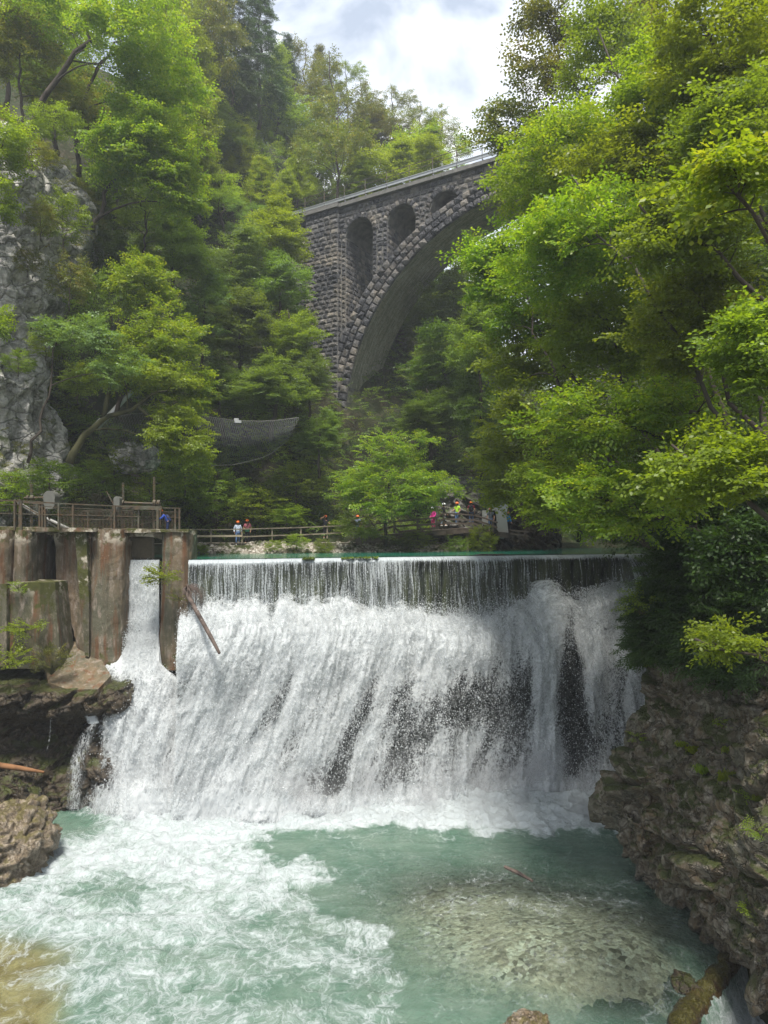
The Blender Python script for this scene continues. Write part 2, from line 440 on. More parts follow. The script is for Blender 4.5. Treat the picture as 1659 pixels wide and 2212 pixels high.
L_MID = mat_leaf('mid green leaves', (0.09, 0.145, 0.018), (0.215, 0.285, 0.04), None, 0.52)
L_OLIVE = mat_leaf('olive green leaves', (0.07, 0.095, 0.02), (0.18, 0.205, 0.045), (0.21, 0.18, 0.05), 0.45)
L_BLUE = mat_leaf('cool dull green leaves', (0.07, 0.12, 0.032), (0.17, 0.25, 0.068), None, 0.5)
L_PALE = mat_leaf('pale sage green leaves', (0.08, 0.15, 0.04), (0.20, 0.29, 0.10), None, 0.42)
L_NEEDLE = mat_leaf('dark conifer needles', (0.022, 0.05, 0.013), (0.06, 0.11, 0.022), None, 0.28, 0.6)
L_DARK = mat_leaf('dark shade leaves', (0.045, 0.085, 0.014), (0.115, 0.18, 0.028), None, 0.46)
L_SHADED = mat_leaf('shade tinted leaves', (0.022, 0.048, 0.010), (0.06, 0.105, 0.018), None, 0.36)  # darkened leaf copy for crowns under the boughs; shade is put into the colour
def mat_masonry():
    t = NT('rusticated dark limestone'); p = t.pos()
    r = t.attr('rnd'); n = t.noise(p, 3.5, 7, 0.72); big = t.noise(p, 0.30, 4, 0.6, 0.5); f = t.noise(p, 14, 4, 0.7)
    c = t.ramp(r, [(0, (0.030, 0.032, 0.038)), (0.45, (0.070, 0.070, 0.078)), (0.8, (0.13, 0.125, 0.125)), (1, (0.26, 0.235, 0.205))])
    c = t.mix(t.range(big, 0.50, 0.66), c, t.mix(r, (0.10, 0.088, 0.072), (0.30, 0.26, 0.21)))
    c = t.mix(t.range(n, 0.50, 0.74), c, (0.24, 0.24, 0.25))
    c = t.mix(t.range(t.noise(t.mapv(p, (1, 1, .3)), 1.6, 5, 0.65), 0.52, 0.68, 0, 0.8), c, (0.045, 0.045, 0.05))
    c = t.mix(t.range(f, 0.6, 0.75), c, (0.40, 0.39, 0.38))
    return t.done(t.bsdf(c, 0.9, 0.25, 0, t.bump(t.math('ADD', n, t.math('MULTIPLY', f, 0.5)), 1, 0.18)))
M_MASON = mat_masonry()
def mat_mortar():
    t = NT('pale mortar'); p = t.pos(); n = t.noise(p, 1.3, 5, 0.6)
    c = t.mix(t.range(n, 0.4, 0.62), (0.10, 0.098, 0.095), (0.20, 0.19, 0.17))
    return t.done(t.bsdf(c, 0.95, 0.2, 0, t.bump(n, 0.5, 0.05)))
M_MORTAR = mat_mortar()
def mat_barrel():
    t = NT('board marked arch concrete with lime streaks')
    uv = t.attr('flow', 'Vector'); p = t.pos()
    n = t.noise(p, 0.5, 6, 0.65, 0.4); m = t.noise(p, 4, 6, 0.7)
    c = t.mix(t.range(n, 0.35, 0.65), (0.17, 0.165, 0.12), (0.31, 0.28, 0.21))
    c = t.mix(t.range(m, 0.45, 0.72), c, (0.10, 0.12, 0.075))
    br = t.new('ShaderNodeTexBrick'); t.l.new(uv, br.inputs[0]); br.inputs['Scale'].default_value = 1
    br.inputs['Mortar Size'].default_value = 0.035; br.inputs['Brick Width'].default_value = 1.1; br.inputs['Row Height'].default_value = 0.5
    c = t.mix(t.math('MULTIPLY', br.outputs['Fac'], 0.6), c, (0.07, 0.075, 0.05))
    st = t.noise(t.mapv(uv, (0.16, 2.6, 1)), 1.6, 5, 0.6, 1.0)
    c = t.mix(t.range(t.math('ABSOLUTE', t.math('SUBTRACT', st, 0.5)), 0.0, 0.026, 0.8, 0), c, (0.50, 0.49, 0.42))
    return t.done(t.bsdf(c, 0.85, 0.25, 0, t.bump(m, 0.6, 0.06)))
M_BARREL = mat_barrel()
# ------------------------------------------------------------------ water materials
def mat_pool():
    t = NT('turquoise river water'); p = t.pos()
    F_ = t.attr('foam'); K = t.attr('milk'); B = t.attr('brown')
    w1 = t.noise(p, 0.45, 3, 0.5, out=1); w2 = t.noise(p, 1.7, 3, 0.6, out=1)
    q = t.vmath('ADD', p, t.vmath('MULTIPLY', w1, (2.6, 2.6, 0)))
    q = t.vmath('ADD', q, t.vmath('MULTIPLY', w2, (0.7, 0.7, 0)))
    qs = t.mapv(q, (1.0, 0.8, 1))
    lace = t.vor(qs, 1.5, 'DISTANCE_TO_EDGE'); lace2 = t.vor(qs, 4.2, 'DISTANCE_TO_EDGE'); lace3 = t.vor(t.mapv(q, (1, 1, 1), (3, 7, 0)), 11, 'DISTANCE_TO_EDGE')
    cl = t.noise(q, 0.75, 6, 0.66, 0.6)
    l1 = t.range(lace, 0.0, 0.16, 1, 0); l2 = t.range(lace2, 0, 0.16, 1, 0); l3 = t.range(lace3, 0, 0.2, 1, 0)
    s = t.math('ADD', t.math('MULTIPLY', l1, 0.20), t.math('ADD', t.math('MULTIPLY', l2, 0.17), t.math('MULTIPLY', l3, 0.13)))
    s = t.math('ADD', s, t.math('ADD', t.range(cl, 0.25, 0.75, 0, 0.48), t.math('MULTIPLY', t.noise(q, 10, 5, 0.85), 0.26)))
    foam = t.range(t.math('ADD', s, F_), 0.76, 1.44, 0, 1, True)
    foam = t.math('MULTIPLY', foam, t.range(F_, 0.02, 0.12))
    veil = t.range(t.math('ADD', F_, t.range(cl, 0.3, 0.7, -0.2, 0.2)), 0.25, 1.1, 0, 0.7)
    deep = t.mix(t.range(t.noise(p, 0.5, 4, 0.6), 0.35, 0.65), (0.07, 0.135, 0.098), (0.13, 0.19, 0.15))
    deep = t.mix(veil, deep, (0.33, 0.39, 0.37))
    deep = t.mix(B, deep, t.mix(t.range(t.noise(q, 1.1, 5, 0.65), 0.35, 0.65), (0.10, 0.085, 0.03), (0.20, 0.19, 0.09)))
    body_d = t.new('ShaderNodeBsdfDiffuse'); t.l.new(deep, body_d.inputs[0])
    tr = t.new('ShaderNodeBsdfTransparent'); tr.inputs[0].default_value = (0.80, 0.90, 0.84, 1)
    hgt = t.math('ADD', t.noise(t.mapv(q, (1, 1.6, 1)), 2.2, 6, 0.62, 0.3), t.math('MULTIPLY', t.noise(p, 9, 4, 0.6), 0.25))
    nb = t.bump(hgt, 1.0, 0.30)
    body = t.mixs(K, tr.outputs[0], body_d.outputs[0])
    gl = t.new('ShaderNodeBsdfGlossy'); gl.inputs['Roughness'].default_value = 0.12; t.l.new(nb, gl.inputs['Normal'])
    fr = t.new('ShaderNodeFresnel'); fr.inputs[0].default_value = 1.33; t.l.new(nb, fr.inputs[1])
    body = t.mixs(t.math('MULTIPLY', fr.outputs[0], 1.0), body, gl.outputs[0])
    fb = t.bump(t.math('ADD', s, t.noise(q, 7, 5, 0.7)), 0.8, 0.12)
    fd = t.bsdf((0.46, 0.505, 0.52), 0.6, 0.3, 0, fb)
    return t.done(t.mixs(foam, body, fd))
M_POOL = mat_pool()
def mat_pond():
    t = NT('still green water'); p = t.pos()
    n = t.noise(t.mapv(p, (1, 2, 1)), 1.5, 4, 0.5)
    c = t.mix(n, (0.008, 0.10, 0.065), (0.02, 0.17, 0.11))
    return t.done(t.bsdf(c, 0.12, 0.5, 0, t.bump(n, 0.25, 0.06)))
M_POND = mat_pond()
def mat_fall(name, kind, seed=0.0):
    """kind 'curtain': fine vertical strands; 'cascade': torn white water"""
    t = NT(name); uv = t.attr('flow', 'Vector'); dens = t.attr('dens')
    uv = t.mapv(uv, (1, 1, 1), (seed * 7.3, seed * 3.1, seed))
    if kind == 'curtain':
        wob = t.vmath('ADD', uv, t.vmath('MULTIPLY', t.noise(t.mapv(uv, (0.5, 0.9, 1)), 1.0, 2, 0.5, out=1), (0.22, 0, 0)))
        a = t.noise(t.mapv(wob, (11, 0.3, 1)), 1.0, 3, 0.6); b = t.noise(t.mapv(wob, (26, 0.9, 1)), 1.0, 3, 0.65)
        g = t.noise(t.mapv(uv, (0.8, 0.3, 1)), 1.0, 3, 0.5); sp = t.noise(t.mapv(uv, (16, 9, 1)), 1.0, 3, 0.8)
        s = t.math('ADD', t.math('MULTIPLY', a, 0.40), t.math('ADD', t.math('MULTIPLY', b, 0.30), t.math('ADD', t.math('MULTIPLY', g, 0.18), t.math('MULTIPLY', sp, 0.30))))
        al = t.range(t.math('ADD', s, dens), 1.02, 1.20, 0, 1, True)
        h = s
    else:
        wob = t.vmath('ADD', uv, t.vmath('MULTIPLY', t.noise(t.mapv(uv, (0.7, 0.5, 1)), 1.0, 4, 0.6, out=1), (1.1, 1.1, 0)))
        a = t.noise(t.mapv(wob, (0.75, 0.28, 1)), 1.0, 5, 0.6); b = t.noise(t.mapv(wob, (3.0, 0.8, 1)), 1.0, 6, 0.75, 0.5)
        c_ = t.noise(t.mapv(wob, (8, 4.5, 1)), 1.0, 6, 0.9, 0.6); e_ = t.noise(t.mapv(uv, (26, 17, 1)), 1.0, 2, 0.8); v = t.range(t.vor(t.mapv(wob, (6, 4.5, 1)), 1.0, 'DISTANCE_TO_EDGE'), 0, 0.25, 1, 0)
        s = t.math('ADD', t.math('MULTIPLY', a, 0.20), t.math('ADD', t.math('MULTIPLY', b, 0.34), t.math('ADD', t.math('MULTIPLY', c_, 0.42), t.math('ADD', t.math('MULTIPLY', e_, 0.26), t.math('MULTIPLY', v, 0.08)))))
        al = t.range(t.math('ADD', s, dens), 0.98, 1.20, 0, 1, True)
        h = t.math('ADD', b, t.math('MULTIPLY', c_, 0.8))
    col = t.mix(t.range(h, 0.3, 0.9), (0.40, 0.46, 0.50), (0.70, 0.73, 0.745))
    d = t.bsdf(col, 0.45, 0.35, 0, t.bump(h, 0.7, 0.10))
    trl = t.new('ShaderNodeBsdfTranslucent'); t.l.new(col, trl.inputs[0])
    d = t.mixs(0.35, d, trl.outputs[0])
    tp = t.new('ShaderNodeBsdfTransparent')
    return t.done(t.mixs(al, tp.outputs[0], d))
M_CURT = mat_fall('falling water strands', 'curtain')
M_CASC = [mat_fall('torn white water %s' % w, 'cascade', k) for k, w in enumerate(('back', 'middle', 'front'))]
def mat_spray():
    t = NT('white spray drops')
    d = t.bsdf((0.80, 0.83, 0.85), 0.3, 0.5)
    trl = t.new('ShaderNodeBsdfTranslucent'); trl.inputs[0].default_value = (0.80, 0.83, 0.85, 1)
    return t.done(t.mixs(0.4, d, trl.outputs[0]))
M_SPRAY = mat_spray()
# ------------------------------------------------------------------ terrain
def pl_dist(X, Y, pts):
    """signed distance to an open polyline, positive on its left"""
    best = np.full(X.shape, 1e9); sg = np.ones(X.shape)
    for (ax, ay), (bx, by) in zip(pts[:-1], pts[1:]):
        dx, dy = bx - ax, by - ay; L2 = dx * dx + dy * dy
        t = np.clip(((X - ax) * dx + (Y - ay) * dy) / L2, 0, 1)
        d = np.hypot(X - ax - t * dx, Y - ay - t * dy)
        s = np.where(dx * (Y - ay) - dy * (X - ax) >= 0, 1.0, -1.0)
        nb = d < best - 1e-9
        sg = np.where(nb, s, sg); best = np.where(nb, d, best)
    return best * sg
LEFT_FOOT = [(-36, 8), (-34, 20), (-32, 30), (-28, 40.5), (-17, 43.8), (-13, 48.6), (-4, 50.2), (2, 51.2), (7, 53.6), (11, 55.5), (20, 62), (34, 70), (60, 85), (90, 90)]
RIGHT_FOOT = [(110, 80), (60, 72), (40, 64), (26, 58), (19.5, 49), (18.6, 44), (14.6, 37.5), (13.2, 31), (13.0, 22), (13, 8)]
def ground_z(X, Y):
    X = np.asarray(X, float); Y = np.asarray(Y, float)
    dl = pl_dist(X, Y, LEFT_FOOT); dr = pl_dist(X, Y, RIGHT_FOOT)
    up = sstep(38.5, 42.5, Y - 0.2 * (X + 10.8))                 # above the weir
    base = lerp(-3.5, 11.3, up)
    rise = np.where(dl < 2.2, 0, (dl - 2.2) * 1.12); rise = np.where(dl > 14, 13.2 + (dl - 14) * 1.75, rise)
    rise = np.where(dl > 46, 13.2 + 56 + (dl - 46) * 0.5, rise)
    fall = lerp(1, 0.30, sstep(6, 30, X - 0.06 * (Y - 60)))
    fall = np.clip(fall + .6 * sstep(30, 50, X), 0, 1)
    hl = 13.1 + rise * fall
    hl = hl - 8 * np.exp(-(((X + 1) / 5) ** 2 + ((Y - 61) / 6) ** 2)) * sstep(13.2, 16, hl)
    hl = np.minimum(hl, 64 - .78 * np.clip(X + 18, 0, 40) + .4 * np.clip(-18 - X, 0, 40) + 1.1 * np.clip(X - 28, 0, 60))
    hl = np.where(dl > -0.2, hl, np.where(dl > -1.8, lerp(11.9, 13.1, np.clip((dl + 1.8) / 1.6, 0, 1)), base))
    hl = np.where((dl < 0) & (Y < 41), base, hl)
    rb = lerp(9.6, 13.3, sstep(30, 42, Y))
    hr = np.where(dr > 0, rb + np.maximum(0, dr - 1.5) * 1.5, np.where(dr > -0.8, lerp(base, rb, np.clip((dr + .8) / .8, 0, 1)), base))
    hr = np.minimum(hr, 60)
    return np.maximum(hl, hr)
xs = np.concatenate([np.arange(-60, -30, 2.0), np.arange(-30, 30, 0.5), np.arange(30, 111, 2.0)])
ys = np.concatenate([np.arange(6, 75, 0.5), np.arange(75, 170, 2.0)])
GX, GY = np.meshgrid(xs, ys)
GZ = ground_z(GX, GY)
pp = np.stack([GX.ravel(), GY.ravel(), GZ.ravel()], 1)
slope_amt = sstep(13.3, 18, GZ.ravel())
nz = fbm(pp * 0.16, 4, 3) * 2.2 * slope_amt + fbm(pp * 0.7, 3, 8) * 0.5 * slope_amt
pp[:, 2] += nz
pp[:, 0] += fbm(pp * 0.25, 3, 5) * 1.6 * slope_amt
hillside = np_mesh('hillside', pp, grid_faces(len(ys), len(xs)), M_GROUND, smooth=True)
tag(hillside, kind='structure')
gpl = np_mesh('ground', [(-900, -300, -9), (900, -300, -9), (900, 1500, -9), (-900, 1500, -9)], [(0, 1, 2, 3)], M_GROUND)
tag(gpl, kind='structure')
# bank of stones between the pond and the footpath
def bank():
    u = np.linspace(0, 1, 220); v = np.linspace(0, 1, 30)
    U, V = np.meshgrid(u, v)
    X = -13.5 + U * 19.5
    fy = np.interp(X, [a for a, b in LEFT_FOOT[4:9]], [b for a, b in LEFT_FOOT[4:9]])
    Y = fy - 2.4 + V * 3.2
    Z = 12.25 + 0.95 * np.clip(V * 1.3, 0, 1)
    p = np.stack([X.ravel(), Y.ravel(), Z.ravel()], 1)
    d1, cv, gp = cells(p * 3.2, 4)
    p[:, 2] += (cv * 0.22) * sstep(0.02, 0.25, gp) * sstep(1.0, 0.75, V.ravel()) + fbm(p * 0.8, 3, 2) * 0.15
    tag(np_mesh('stony_bank', p, grid_faces(30, 220), M_GRAVEL), kind='structure')
bank()
# footpath
def path():
    L = LEFT_FOOT[4:9]; vs = []
    for i, (x, y) in enumerate(L):
        vs += [(x + 0.1, y - 0.1, 13.22), (x - 0.35, y + 1.9, 13.24)]
    v = np.array(vs); n = len(L)
    fs = [(2 * i, 2 * i + 2, 2 * i + 3, 2 * i + 1) for i in range(n - 1)]
    o = np_mesh('path', v, fs, plain('trodden gravel path', (0.30, 0.27, 0.22), 0.95, 0.1, 0, 0.4, 2.5, 0.6)); tag(o, kind='structure')
path()
# cliff on the left, above the sluice
def cliff():
    plan = [(-35, 24), (-27.5, 34), (-24.6, 40), (-22.6, 44.5), (-22, 46.5), (-23, 49), (-27, 52), (-36, 56)]
    seg = np.array(plan); L = np.r_[0, np.cumsum(np.hypot(*np.diff(seg, axis=0).T))]
    nu, nv = 330, 330
    u = np.linspace(0, L[-1], nu); z = np.linspace(12, 44, nv)
    X = np.interp(u, L, seg[:, 0]); Y = np.interp(u, L, seg[:, 1])
    tx = np.gradient(X); ty = np.gradient(Y); l = np.hypot(tx, ty); nx, ny = ty / l, -tx / l
    for a in (nx, ny): a[:] = np.convolve(np.pad(a, 12, 'edge'), np.ones(25) / 25, 'valid')
    UX, ZZ = np.meshgrid(X, z); UY = np.meshgrid(Y, z)[0]
    NX = np.meshgrid(nx, z)[0]; NY = np.meshgrid(ny, z)[0]
    p = np.stack([UX.ravel(), UY.ravel(), ZZ.ravel()], 1); zz = ZZ.ravel()
    lean = np.interp(zz, [12, 18, 24, 30, 34, 37, 39, 41, 44], [1.0, -0.6, -1.5, 0.3, 0.7, 0.4, -0.6, -2.4, -6])
    q = p * np.array([1, 1, 0.75])
    d1, cv, gp = cells(q * 0.42, 11); e1, ev, eg = cells(q * 1.3 + 5, 12)
    d = lean + fbm(p * 0.16, 3, 21) * 1.8 + ridged(p * 0.42, 5, 23) * 0.8 + (cv - 0.5) * 1.0 * sstep(0, 0.25, gp) + (ev - 0.5) * 0.45 * sstep(0, 0.2, eg)
    p[:, 0] += NX.ravel() * d; p[:, 1] += NY.ravel() * d; p[:, 2] += fbm(p * 0.5, 3, 31) * 0.5
    o = np_mesh('cliff', p, grid_faces(nv, nu), M_CLIFF); tag(o, kind='structure')
cliff()
# ------------------------------------------------------------------ stone railway bridge
BU, BN = Vector((.858, -.514, 0)), Vector((.514, .858, 0))
B0 = Vector((-4.0615, 66, 0))
def Bp(s, z, w=0.0): return B0 + BU * s + BN * w + Vector((0, 0, z))
BW = 5.0
ARC_C, ARC_R = (19.69, 23.84), 19.36
EXT_C, EXT_R = (19.5, 22.7), 22.16
def z_in(s):
    k = ARC_R ** 2 - (s - ARC_C[0]) ** 2
    return ARC_C[1] + math.sqrt(k) if k > 0 else -1
def z_ex(s):
    k = EXT_R ** 2 - (s - EXT_C[0]) ** 2
    return EXT_C[1] + math.sqrt(k) if k > 0 else -1
OPEN = [(0.4, 3.5, 42.75), (5.1, 8.1, 42.95), (9.6, 12.5, 43.1)]
OPEN += [(39.2 - b, 39.2 - a, z) for a, b, z in OPEN]
rb_ = random.Random(5)
class Blocks:
    def __init__(s): s.v = []; s.f = []; s.r = []
    def pillow(s, O, A, Bv, N, a0, a1, b0, b1, proud, inset=0.07, gap=0.025, bias=0.0):
        a0 += gap; a1 -= gap; b0 += gap; b1 -= gap
        if a1 - a0 < 0.08 or b1 - b0 < 0.08: return
        ins = min(inset, (a1 - a0) * .3, (b1 - b0) * .3)
        q = [O + A * a + Bv * b for a, b in ((a0, b0), (a1, b0), (a1, b1), (a0, b1))]
        i0, i1, j0, j1 = a0 + ins, a1 - ins, b0 + ins, b1 - ins
        am, bmid = (i0 + i1) / 2 + rb_.uniform(-.1, .1), (j0 + j1) / 2 + rb_.uniform(-.06, .06)
        t = [O + A * a + Bv * b + N * proud * rb_.uniform(.45, 1.15) for a, b in ((i0, j0), (i1, j0), (i1, j1), (i0, j1))]
        m = O + A * am + Bv * bmid + N * proud * rb_.uniform(.9, 1.7)
        s._put(q, t, m, bias)
    def _put(s, q, t, m, bias=0.0):
        b = len(s.v); s.v += [tuple(x) for x in q + t + [m]]
        s.f += [(b + i, b + (i + 1) % 4, b + 4 + (i + 1) % 4, b + 4 + i) for i in range(4)]
        s.f += [(b + 4 + i, b + 4 + (i + 1) % 4, b + 8) for i in range(4)]
        rr = min(1, max(0, rb_.random() + bias)); s.r += [rr] * 9
    def quad(s, q, N, proud):
        q = [Vector(x) for x in q]; c = sum(q, Vector()) / 4
        q = [x + (c - x) * 0.04 for x in q]
        t = [x + (c - x) * 0.2 + N * proud * rb_.uniform(.5, 1.1) for x in q]
        s._put(q, t, c + N * proud * rb_.uniform(.9, 1.6))
    def build(s, name, mat, parent):
        me = bpy.data.meshes.new(name); me.from_pydata(s.v, [], s.f); me.update()
        at = me.attributes.new('rnd', 'FLOAT', 'POINT'); at.data.foreach_set('value', np.array(s.r, np.float32))
        return new_obj(name, me, mat, parent)
bridge = empty('stone_bridge', (0, 0, 0), label='tall dark stone railway bridge with one great arch and small arched openings above it', cat='bridge')
def in_open(s, z, m=0.0):
    for a, b, zs in OPEN:
        c, r = (a + b) / 2, (b - a) / 2
        if a - m < s < b + m and z < zs: return True
        if z >= zs and (s - c) ** 2 + (z - zs) ** 2 < (r + m) ** 2: return True
    return False
def build_bridge():
    N = -BN; Z = Vector((0, 0, 1))
    bl = Blocks(); TOP = 45.75
    z = 19.0; row = 0
    while z < TOP - 0.1:
        h = rb_.uniform(0.42, 0.52); z1 = min(z + h, TOP)
        if TOP - z1 < 0.25: z1 = TOP
        # abutment left of the pilaster
        for (sa, sb, w0) in ((-27, -4.25, 0.45), (43.5, 62, 0.45)):
            s = sa - rb_.random() * .6
            while s < sb:
                L = rb_.uniform(.55, 1.0); e = min(s + L, sb)
                if z > 30: bl.pillow(Bp(0, 0, w0), BU, Z, N, s, e, z, z1, .10)
                s += L
        # pilasters, quoins alternate
        for (sa, sb) in ((-4.2, -0.3), (39.5, 43.4)):
            s = sa; k = 0
            while s < sb - .01:
                L = (0.95 if (row + k) % 2 else 0.6) if s == sa else rb_.uniform(.55, .95)
                e = s + L
                if sb - e < 0.45: e = sb
                bl.pillow(Bp(0, 0, -0.35), BU, Z, N, s, e, z, z1, .12)
                s = e; k += 1
            bl.pillow(Bp(sb, 0, -0.35), BN, Z, BU, 0, 0.62, z, z1, .06)
        # spandrels
        s = -0.3
        while s < 39.5:
            L = rb_.uniform(.5, .9); e = min(s + L, 39.5); c = (s + e) / 2; zc = (z + z1) / 2
            if zc > z_ex(c) + .1 and (z_in(c) > 0 or c < .4 or c > 39):
                # cut a block at the side of an opening
                if in_open(s, zc, .45) != in_open(e, zc, .45):
                    for k in range(8):
                        if in_open(s, zc, .45): s2 = s + L / 8; s = s2
                        if in_open(e, zc, .45) and not in_open(s, zc, .45): e -= L / 8
                    if not in_open((s + e) / 2, zc, .42): bl.pillow(Bp(0, 0), BU, Z, N, s, e, z, z1, .10)
                    s = max(e, s + .05); continue
                if not in_open(c, zc, .45): bl.pillow(Bp(0, 0), BU, Z, N, s, e, z, z1, .10)
            s = e
        z = z1; row += 1
    # great arch: three rings of voussoirs
    n = 84
    for k in range(n):
        for j in range(3):
            sh = 0.5 if j == 1 else 0
            a0, a1 = [math.pi * (1 - (k + sh + q) / n) for q in (0, 1)]
            if a1 < 0: continue
            def ring(a, f):
                d = Vector((math.cos(a), math.sin(a)))
                # radius of the outer circle along this ray
                ox, oz = EXT_C[0] - ARC_C[0], EXT_C[1] - ARC_C[1]
                bq = d.x * ox + d.y * oz; ro = bq + math.sqrt(max(0, bq * bq - (ox * ox + oz * oz - EXT_R ** 2)))
                r = lerp(ARC_R, ro, f); return Bp(ARC_C[0] + d.x * r, ARC_C[1] + d.y * r, -0.05)
            bl.quad([ring(a0, j / 3), ring(a0, (j + 1) / 3), ring(a1, (j + 1) / 3), ring(a1, j / 3)][::-1], N, .20)
    # springing: straight legs below the arch
    for sa in (ARC_C[0] - ARC_R - 2.4, ARC_C[0] + ARC_R):
        z = 10.0
        while z < ARC_C[1] + .1:
            for k in range(3): bl.pillow(Bp(0, 0, -.05), BU, Z, N, sa + k * .8, sa + .8 + k * .8, z, z + .62, .18)
            z += .62
    # rings round the small openings
    for a, b, zs in OPEN:
        c, r = (a + b) / 2, (b - a) / 2; m = 13
        for k in range(m):
            t0, t1 = math.pi * k / m, math.pi * (k + 1) / m
            q = [(t0, r), (t1, r), (t1, r + .55), (t0, r + .55)]
            bl.quad([Bp(c + math.cos(t) * rr, zs + math.sin(t) * rr, -.02) for t, rr in q], N, .12)
        for sx, sgn in ((a, -1), (b, 1)):
            zz = max(z_ex(sx), 20)
            while zz < zs - .05:
                e = min(zz + .46, zs)
                w_ = .45
                bl.pillow(Bp(0, 0, -.02), BU, Z, N, min(sx, sx + sgn * w_), max(sx, sx + sgn * w_), zz, e, .12); zz = e
            # jamb stones inside the opening
            zz = max(z_ex(sx) - .6, 20); rw = 0
            while zz < zs - .05:
                e = min(zz + .46, zs); w = -(.3 if rw % 2 else 0); rw += 1
                while w < BW:
                    bl.pillow(Bp(sx, 0), BN, Z, BU * -sgn, max(w, 0), min(w + .75, BW), zz, e, .05, bias=.2); w += .75
                zz = e
    bl.build('masonry_face', M_MASON, bridge)
    # solid body behind the blocks, in columns
    m = MB(); ss = sorted(set([round(-27 + .3 * k, 3) for k in range(300)] + [a for o in OPEN for a in o[:2]] + [ARC_C[0] - ARC_R, ARC_C[0] + ARC_R]))
    ss = [s for s in ss if s <= 62]
    for s0, s1 in zip(ss[:-1], ss[1:]):
        c = (s0 + s1) / 2
        inside = abs(c - ARC_C[0]) < ARC_R
        lo0, lo1 = (max(z_in(s0), ARC_C[1]), max(z_in(s1), ARC_C[1])) if inside else (8, 8)
        w0 = .0 if -.3 < c < 39.5 else (.45 if (c < -4.2 or c > 43.4) else -.35)
        spans = [(lo0, lo1, TOP, TOP)]
        for a, b, zs in OPEN:
            if a <= c <= b:
                r = (b - a) / 2; cc = (a + b) / 2
                g = lambda s: zs + math.sqrt(max(0, r * r - (s - cc) ** 2))
                e0, e1 = max(z_ex(s0), lo0), max(z_ex(s1), lo1)
                spans = [(lo0, lo1, e0, e1), (g(s0), g(s1), TOP, TOP)]
        for q0, q1, t0, t1 in spans:
            v = [Bp(s0, q0, w0), Bp(s1, q1, w0), Bp(s1, t1, w0), Bp(s0, t0, w0), Bp(s0, q0, BW), Bp(s1, q1, BW), Bp(s1, t1, BW), Bp(s0, t0, BW)]
            m.add(v, [(0, 1, 2, 3), (5, 4, 7, 6), (4, 5, 1, 0), (3, 2, 6, 7)])
    for a, b, zs in OPEN:
        for sx in (a, b):
            lo = z_ex(sx) - .2; m.add([Bp(sx, lo, 0), Bp(sx, lo, BW), Bp(sx, zs, BW), Bp(sx, zs, 0)], [(0, 1, 2, 3)])
    for sx in (ARC_C[0] - ARC_R, ARC_C[0] + ARC_R):
        m.add([Bp(sx, 8, 0), Bp(sx, 8, BW), Bp(sx, ARC_C[1], BW), Bp(sx, ARC_C[1], 0)], [(0, 1, 2, 3)])
    for sx in (-4.2, -.3, 39.5, 43.4):
        m.add([Bp(sx, 8, -.35), Bp(sx, 8, .5), Bp(sx, TOP, .5), Bp(sx, TOP, -.35)], [(0, 1, 2, 3)])
    o = m.build('wall_core', M_MORTAR, bridge)
    # underside of the arch, with its own streaked concrete, 3 mm proud of the core
    nu, nw = 140, 14; V = []; FL = []; R = ARC_R - .012
    for i in range(nu + 1):
        if i < 12: s, z, arc = ARC_C[0] - R, 10 + (ARC_C[1] - 10) * i / 12, (ARC_C[1] - 10) * i / 12
        elif i > nu - 12:
            s, z, arc = ARC_C[0] + R, ARC_C[1] - (ARC_C[1] - 10) * (i - nu + 12) / 12, 14 + 61 + 14 * (i - nu + 12) / 12
        else:
            a = math.pi * (1 - (i - 12) / (nu - 24)); s, z, arc = ARC_C[0] + R * math.cos(a), ARC_C[1] + R * math.sin(a), 14 + R * (math.pi - a)
        for j in range(nw + 1):
            w = -.02 + (BW + .04) * j / nw; V.append(Bp(s, z, w)); FL.append((arc, w, 0))
    np_mesh('arch_soffit', V, grid_faces(nu + 1, nw + 1), M_BARREL, bridge, True, {'flow': FL})
    # cornice, edge beam, railings
    m = MB()
    s = -27.0
    while s < 62:
        e = s + 1.15; m.beam(Bp(s + .01, 45.93, -.02 + .45 * (s < -4.3)), Bp(e - .01, 45.93, -.02 + .45 * (s < -4.3)), .78, .34); s = e
    for sa in (-2.25, 41.45): m.beam(Bp(sa - 2.1, 45.94, -.3), Bp(sa + 2.1, 45.94, -.3), .7, .38)
    m.build('cornice', plain('dark cornice stone', (0.15, 0.145, 0.135), .9, .2, 0, .5, 2.5, .7), bridge, rough=(.04, 2.2, 3, .5))
    m = MB(); m.beam(Bp(-27, 46.22, 2.6), Bp(62, 46.22, 2.6), 4.6, .2); m.build('deck_slab', M_MORTAR, bridge)
    m = MB(); m.beam(Bp(-27, 46.53, -.25), Bp(62, 46.53, -.25), .10, .26); m.beam(Bp(-27, 46.66, -.15), Bp(62, 46.66, -.15), .42, .05)
    s = -26
    while s < 62: m.beam(Bp(s, 46.3, -.25), Bp(s, 46.3, .4), .08, .1); s += 2.4
    m.build('edge_beam', M_GALV, bridge)
    for w in (-.28, 5.1):
        m = MB()
        for zz in (47.25, 47.75): m.tube([Bp(-27, zz, w), Bp(62, zz, w)], .03, 6)
        s = -26
        while s < 62: m.beam(Bp(s, 46.3, w), Bp(s, 47.78, w), .06, .06, up=(1, 0, 0)); s += 2.4
        m.build('railing', M_STEEL, bridge)
build_bridge()
